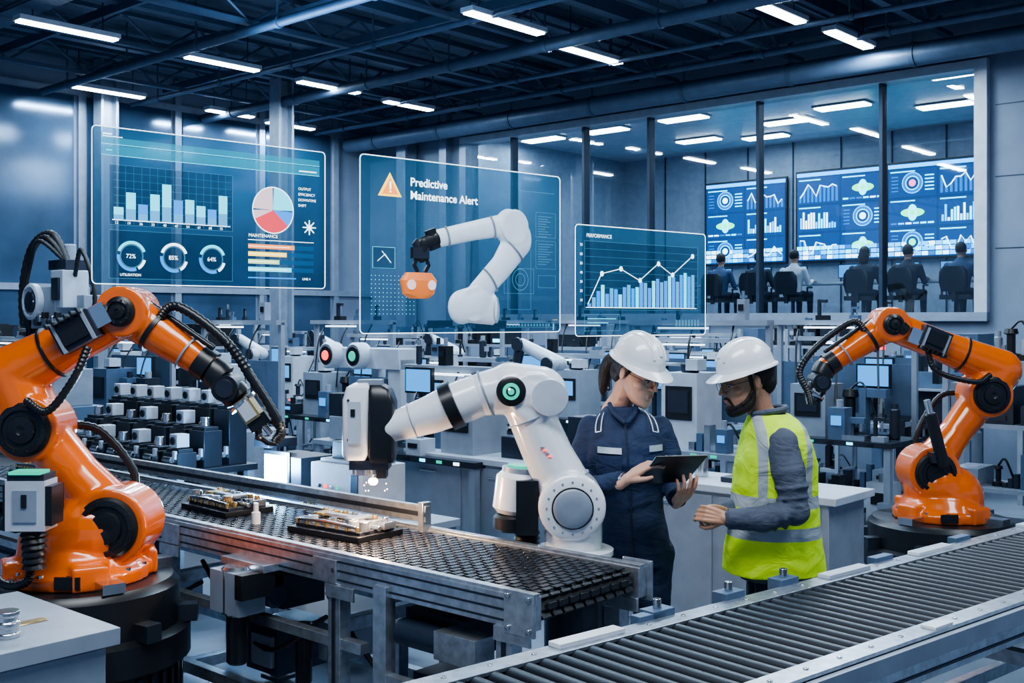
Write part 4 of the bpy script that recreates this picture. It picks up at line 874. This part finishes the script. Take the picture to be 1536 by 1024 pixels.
def station(seed):
    r=random.Random(seed); b=MB(); table(b,1.25,.6,.88,r.choice([GRP,DKM,MGB])); v=seed%3
    ht=(1.62,1.45,1.78)[v]
    for x in(-.58,.58): b.box((x,.26,(.85+ht)/2),(.04,.04,ht-.85),GRP)
    b.box((0,.24,ht),(1.2,.1,.04),GRP)
    if v!=1: b.box((0,.27,1.25),(1.14,.02,.4),MGB)
    b.box((-.1,.18,ht-.04),(.42,.05,.015),WEM)
    big=r.uniform(-.35,.35); bh=r.uniform(.35,.6)
    b.box((big,.02,.88+bh/2),(.3,.34,bh),r.choice([GRP,LGP,MGB,DKM])); b.box((big,-.155,.88+bh*.6),(.22,.012,bh*.45),BLK); b.box((big,-.163,.88+bh*.62),(.17,.006,bh*.3),r.choice([SCB,DKM,MGB])); b.cyl((big,.0,.88+bh),(big,.0,.95+bh),.07,DKM,ch=.01); b.box((big+.08,-.05,.94+bh),(.1,.12,.08),LGP)
    for i in range(7):
        for j in range(2):
            x=-.52+i*.17+r.uniform(-.03,.03)
            if abs(x-big)<.2: continue
            if r.random()<.85: gadget(b,r,x,-.2+j*.24,.88,1+.5*j)
    for i in range(5): gadget(b,r,-.48+i*.23,0,.25,1.4)
    for i in range(4):
        if r.random()<.7: gadget(b,r,-.46+i*.28,.24,ht+.02,.6)
    for i in range(7): b.box((-.5+i*.16,-.302,.86),(.05,.006,.02),r.choice([GEM,CEM,REM,WEM,BLK,BLK]))
    x=-.35 if big>0 else .3
    b.box((x,.14,1.36),(.28,.03,.19),BLK); b.box((x,.122,1.36),(.25,.006,.16),SCB); b.box((x,.17,1.2),(.03,.02,.3),DKM)
    for i in range(3): b.tube(cr([(-.4+i*.35,.24,ht-.02),(-.35+i*.35,.1,ht-.2),(-.3+i*.35,.0,1.15)],5),.008,BLK,6)
    return b
def cabinet(seed):
    r=random.Random(seed); b=MB(); h=r.uniform(1.25,1.5); b.box((0,0,h/2),(.95,.6,h),r.choice([GRP,MGB])); b.box((0,-.31,h*.62),(.75,.02,h*.45),DKM)
    for i in range(4): gadget(b,r,-.26+i*.17,-.36,h*.42,.9)
    b.box((0,-.36,h*.41),(.78,.16,.02),GRP); b.box((0,-.36,h*.86),(.78,.12,.02),GRP)
    b.box((.32,-.31,h*.25),(.2,.02,h*.3),GRP); b.box((-.1,-.31,h*.22),(.5,.02,h*.3),DKB); b.box((-.36,-.33,h*.92),(.16,.02,.08),SCB)
    for i in range(5): b.lathe((.27+.05*(i%3),-.32,h*.28+.06*(i//3)),(0,-1,0),[(0,.014),(.012,.012)],r.choice([GEM,REM,WEM]),10)
    b.cyl((.3,.1,h),(.3,.1,h+.3),.06,GRP,ch=.01); b.box((-.2,0,h+.08),(.4,.36,.16),DKM); b.cyl((-.4,-.2,h),(-.4,-.2,h+.22),.02,GRP); b.cyl((-.4,-.2,h+.22),(-.4,-.2,h+.30),.03,r.choice([GEM,REM,CEM])); b.cyl((-.4,-.2,h+.3),(-.4,-.2,h+.36),.03,HY)
    for i in range(4): gadget(b,r,-.3+i*.2,-.15,h,.9)
    b.tube(cr([(.1,.1,h),(.1,.1,h+.25),(.0,.1,h+.3),(-.1,.1,h+.15)],5),.03,DKM,8)
    return b
def rack(seed):
    r=random.Random(seed); b=MB()
    for x in(-.6,0,.6):
        for y in(-.22,.22): b.box((x,y,.85),(.04,.04,1.7),GRP)
    for z in(.15,.6,1.05,1.5):
        b.box((0,0,z),(1.24,.48,.03),GRP)
        for i in range(5):
            if r.random()<.6: hh=r.uniform(.12,.3); b.box((-.48+i*.24,-.02,z+.015+hh/2),(.19,.34,hh),r.choice([MGB,DKM,GRP,BLK])); b.box((-.48+i*.24,-.195,z+.06),(.1,.012,.04),r.choice([LGP,CEM,DKM]))
            else: gadget(b,r,-.52+i*.24,-.08,z+.015); gadget(b,r,-.42+i*.24,-.12,z+.015)
    return b
def cobot(seed):
    b=MB(); b.cyl((0,0,0),(0,0,.85),.16,GRP,ch=.02); b.cyl((0,0,.85),(0,0,.95),.12,LGP,ch=.01)
    b.limb([(0,0,.95),(0,0,1.08)],[.09,.09],LGP); b.limb([(0,-.1,1.1),(.25,-.1,1.45)],[.07,.06],LGP); b.limb([(.25,0,1.45),(-.15,0,1.6)],[.06,.05],LGP); b.limb([(-.15,-.02,1.6),(-.2,-.02,1.4)],[.045,.04],DKM)
    for p_ in((0,-.17,1.1),(.25,-.16,1.45),(-.15,-.06,1.6)): b.lathe(p_,(0,-1,0),[(0,.06),(.015,.055)],DKM,20)
    b.box((-.2,-.02,1.3),(.06,.1,.12),BLK); return b
kinds=[('assembly_workstation',station),('machine_cabinet',cabinet),('parts_rack',rack),('collaborative_robot',cobot)]
base={}
rows={-7.35:[(1.15,0),(3.9,0),(5.6,0),(7.0,0),(8.6,2)],-8.3:[(6.1,0),(7.6,1)],-5.9:[(.1,0),(1.5,3),(2.7,0),(4.1,0),(5.5,3),(6.6,2),(8.1,0)],
 -4.5:[(-3.4,0),(-2.0,2),(-.4,0),(1.0,0),(2.5,0),(4.0,3),(5.2,0),(6.7,0),(8.3,0)],-3.0:[(-4,0),(-2.5,0),(-.9,3),(.2,0),(1.8,0),(3.3,0),(4.9,2),(6.4,0),(7.9,3),(9.2,0)],
 -1.2:[(-4.4,1),(-3.0,2),(-1.5,0),(0.1,1),(1.6,2),(3.1,0),(4.6,1),(6.1,0),(7.6,2)]}
cnt=0
for n_,lst in rows.items():
    for t_,k in lst:
        cnt+=1; key=(k,cnt%6 if k==0 else cnt%2)
        if key not in base: base[key]=kinds[k][1](cnt*7).build(kinds[k][0],W(t_,n_,0),PHI,bevel=0)
        else: inst(base[key],W(t_,n_,0),PHI)
b=MB(); b.box((-.4,.3,.875),(.86,.66,.05),GRP); b.box((-.4,.3,.42),(.8,.6,.84),GRP); b.box((.003,.3,.5),(.012,.5,.6),GRP)
b.box((-.12,.22,.902),(.09,.04,.004),BRS)
for i in range(4): b.box((-.02,.3,.3+i*.15),(.03,.4,.01),DKM)
b.lathe((-.235,.12,.90),(0,0,1),[(0,.034),(.012,.036),(.014,.032),(.03,.032),(.032,.036),(.044,.036),(.046,.03),(.06,.03),(.063,.034),(.075,.034)],STL,28)
b.lathe((-.20,.40,.90),(0,0,1),[(0,.045),(.07,.045),(.075,.035),(.12,.035)],LGP,24)
b.build('workbench',(-1.19,3.25,0),PH2+.15,bevel=.004)
b=MB(); b.lathe((0,0,0),(0,0,1),[(0,.15),(.05,.15),(.06,.13),(.30,.13),(.32,.15),(.40,.15),(.41,.13),(.36,.11),(.36,.01)],DKM,32); b.box((.3,0,.12),(.5,.3,.24),DKB); b.box((.3,-.05,.26),(.3,.1,.05),BLK)
b.build('floor_drive_unit',(-1.22,3.85,0),PHI,bevel=.004)

# ------------------------------------------------------------------ lights
def area(name,loc,rot,sx,sy,e,col):
    d=bpy.data.lights.new(name,'AREA'); d.shape='RECTANGLE'; d.size=sx; d.size_y=sy; d.energy=e; d.color=col
    o=bpy.data.objects.new(name,d); COL.objects.link(o); o.location=loc; o.rotation_euler=rot; return o
area('added_softbox_front',(-.6,2.2,4.8),(math.radians(12),0,.3),3.5,1.2,230,(.90,.95,1))  # key softbox added above the view, not one of the hall's fittings
area('added_softbox_side',(3.6,4.2,4.7),(0,math.radians(25),0),1.0,3,130,(.80,.91,1))  # soft side light added for the figures, no fixture behind it
area('added_softbox_rear',(-1,8.0,4.8),(math.radians(-15),0,0),5,1.0,200,(.55,.78,1))  # soft light from the back, added overhead out of view
area('added_ceiling_uplight',(-.5,9.5,4.6),(math.pi,0,PHI),6,.3,75,(.4,.66,1))  # uplight added to lift the dark ceiling, has no fitting
w=bpy.data.worlds.new('World'); SC.world=w; w.use_nodes=True; bg=w.node_tree.nodes['Background']; bg.inputs[0].default_value=(.28,.47,.85,1); bg.inputs[1].default_value=.58
cd=bpy.data.cameras.new('camera'); cam=bpy.data.objects.new('camera',cd); COL.objects.link(cam)
cam.location=(0,0,1.8); cam.rotation_euler=(math.pi/2,0,0); cd.sensor_width=36; cd.lens=39; cd.shift_y=-32/1536; cd.clip_end=200
SC.camera=cam
try: SC.view_settings.view_transform='AgX'; SC.view_settings.look='AgX - Medium High Contrast'
except Exception as e: print(e)
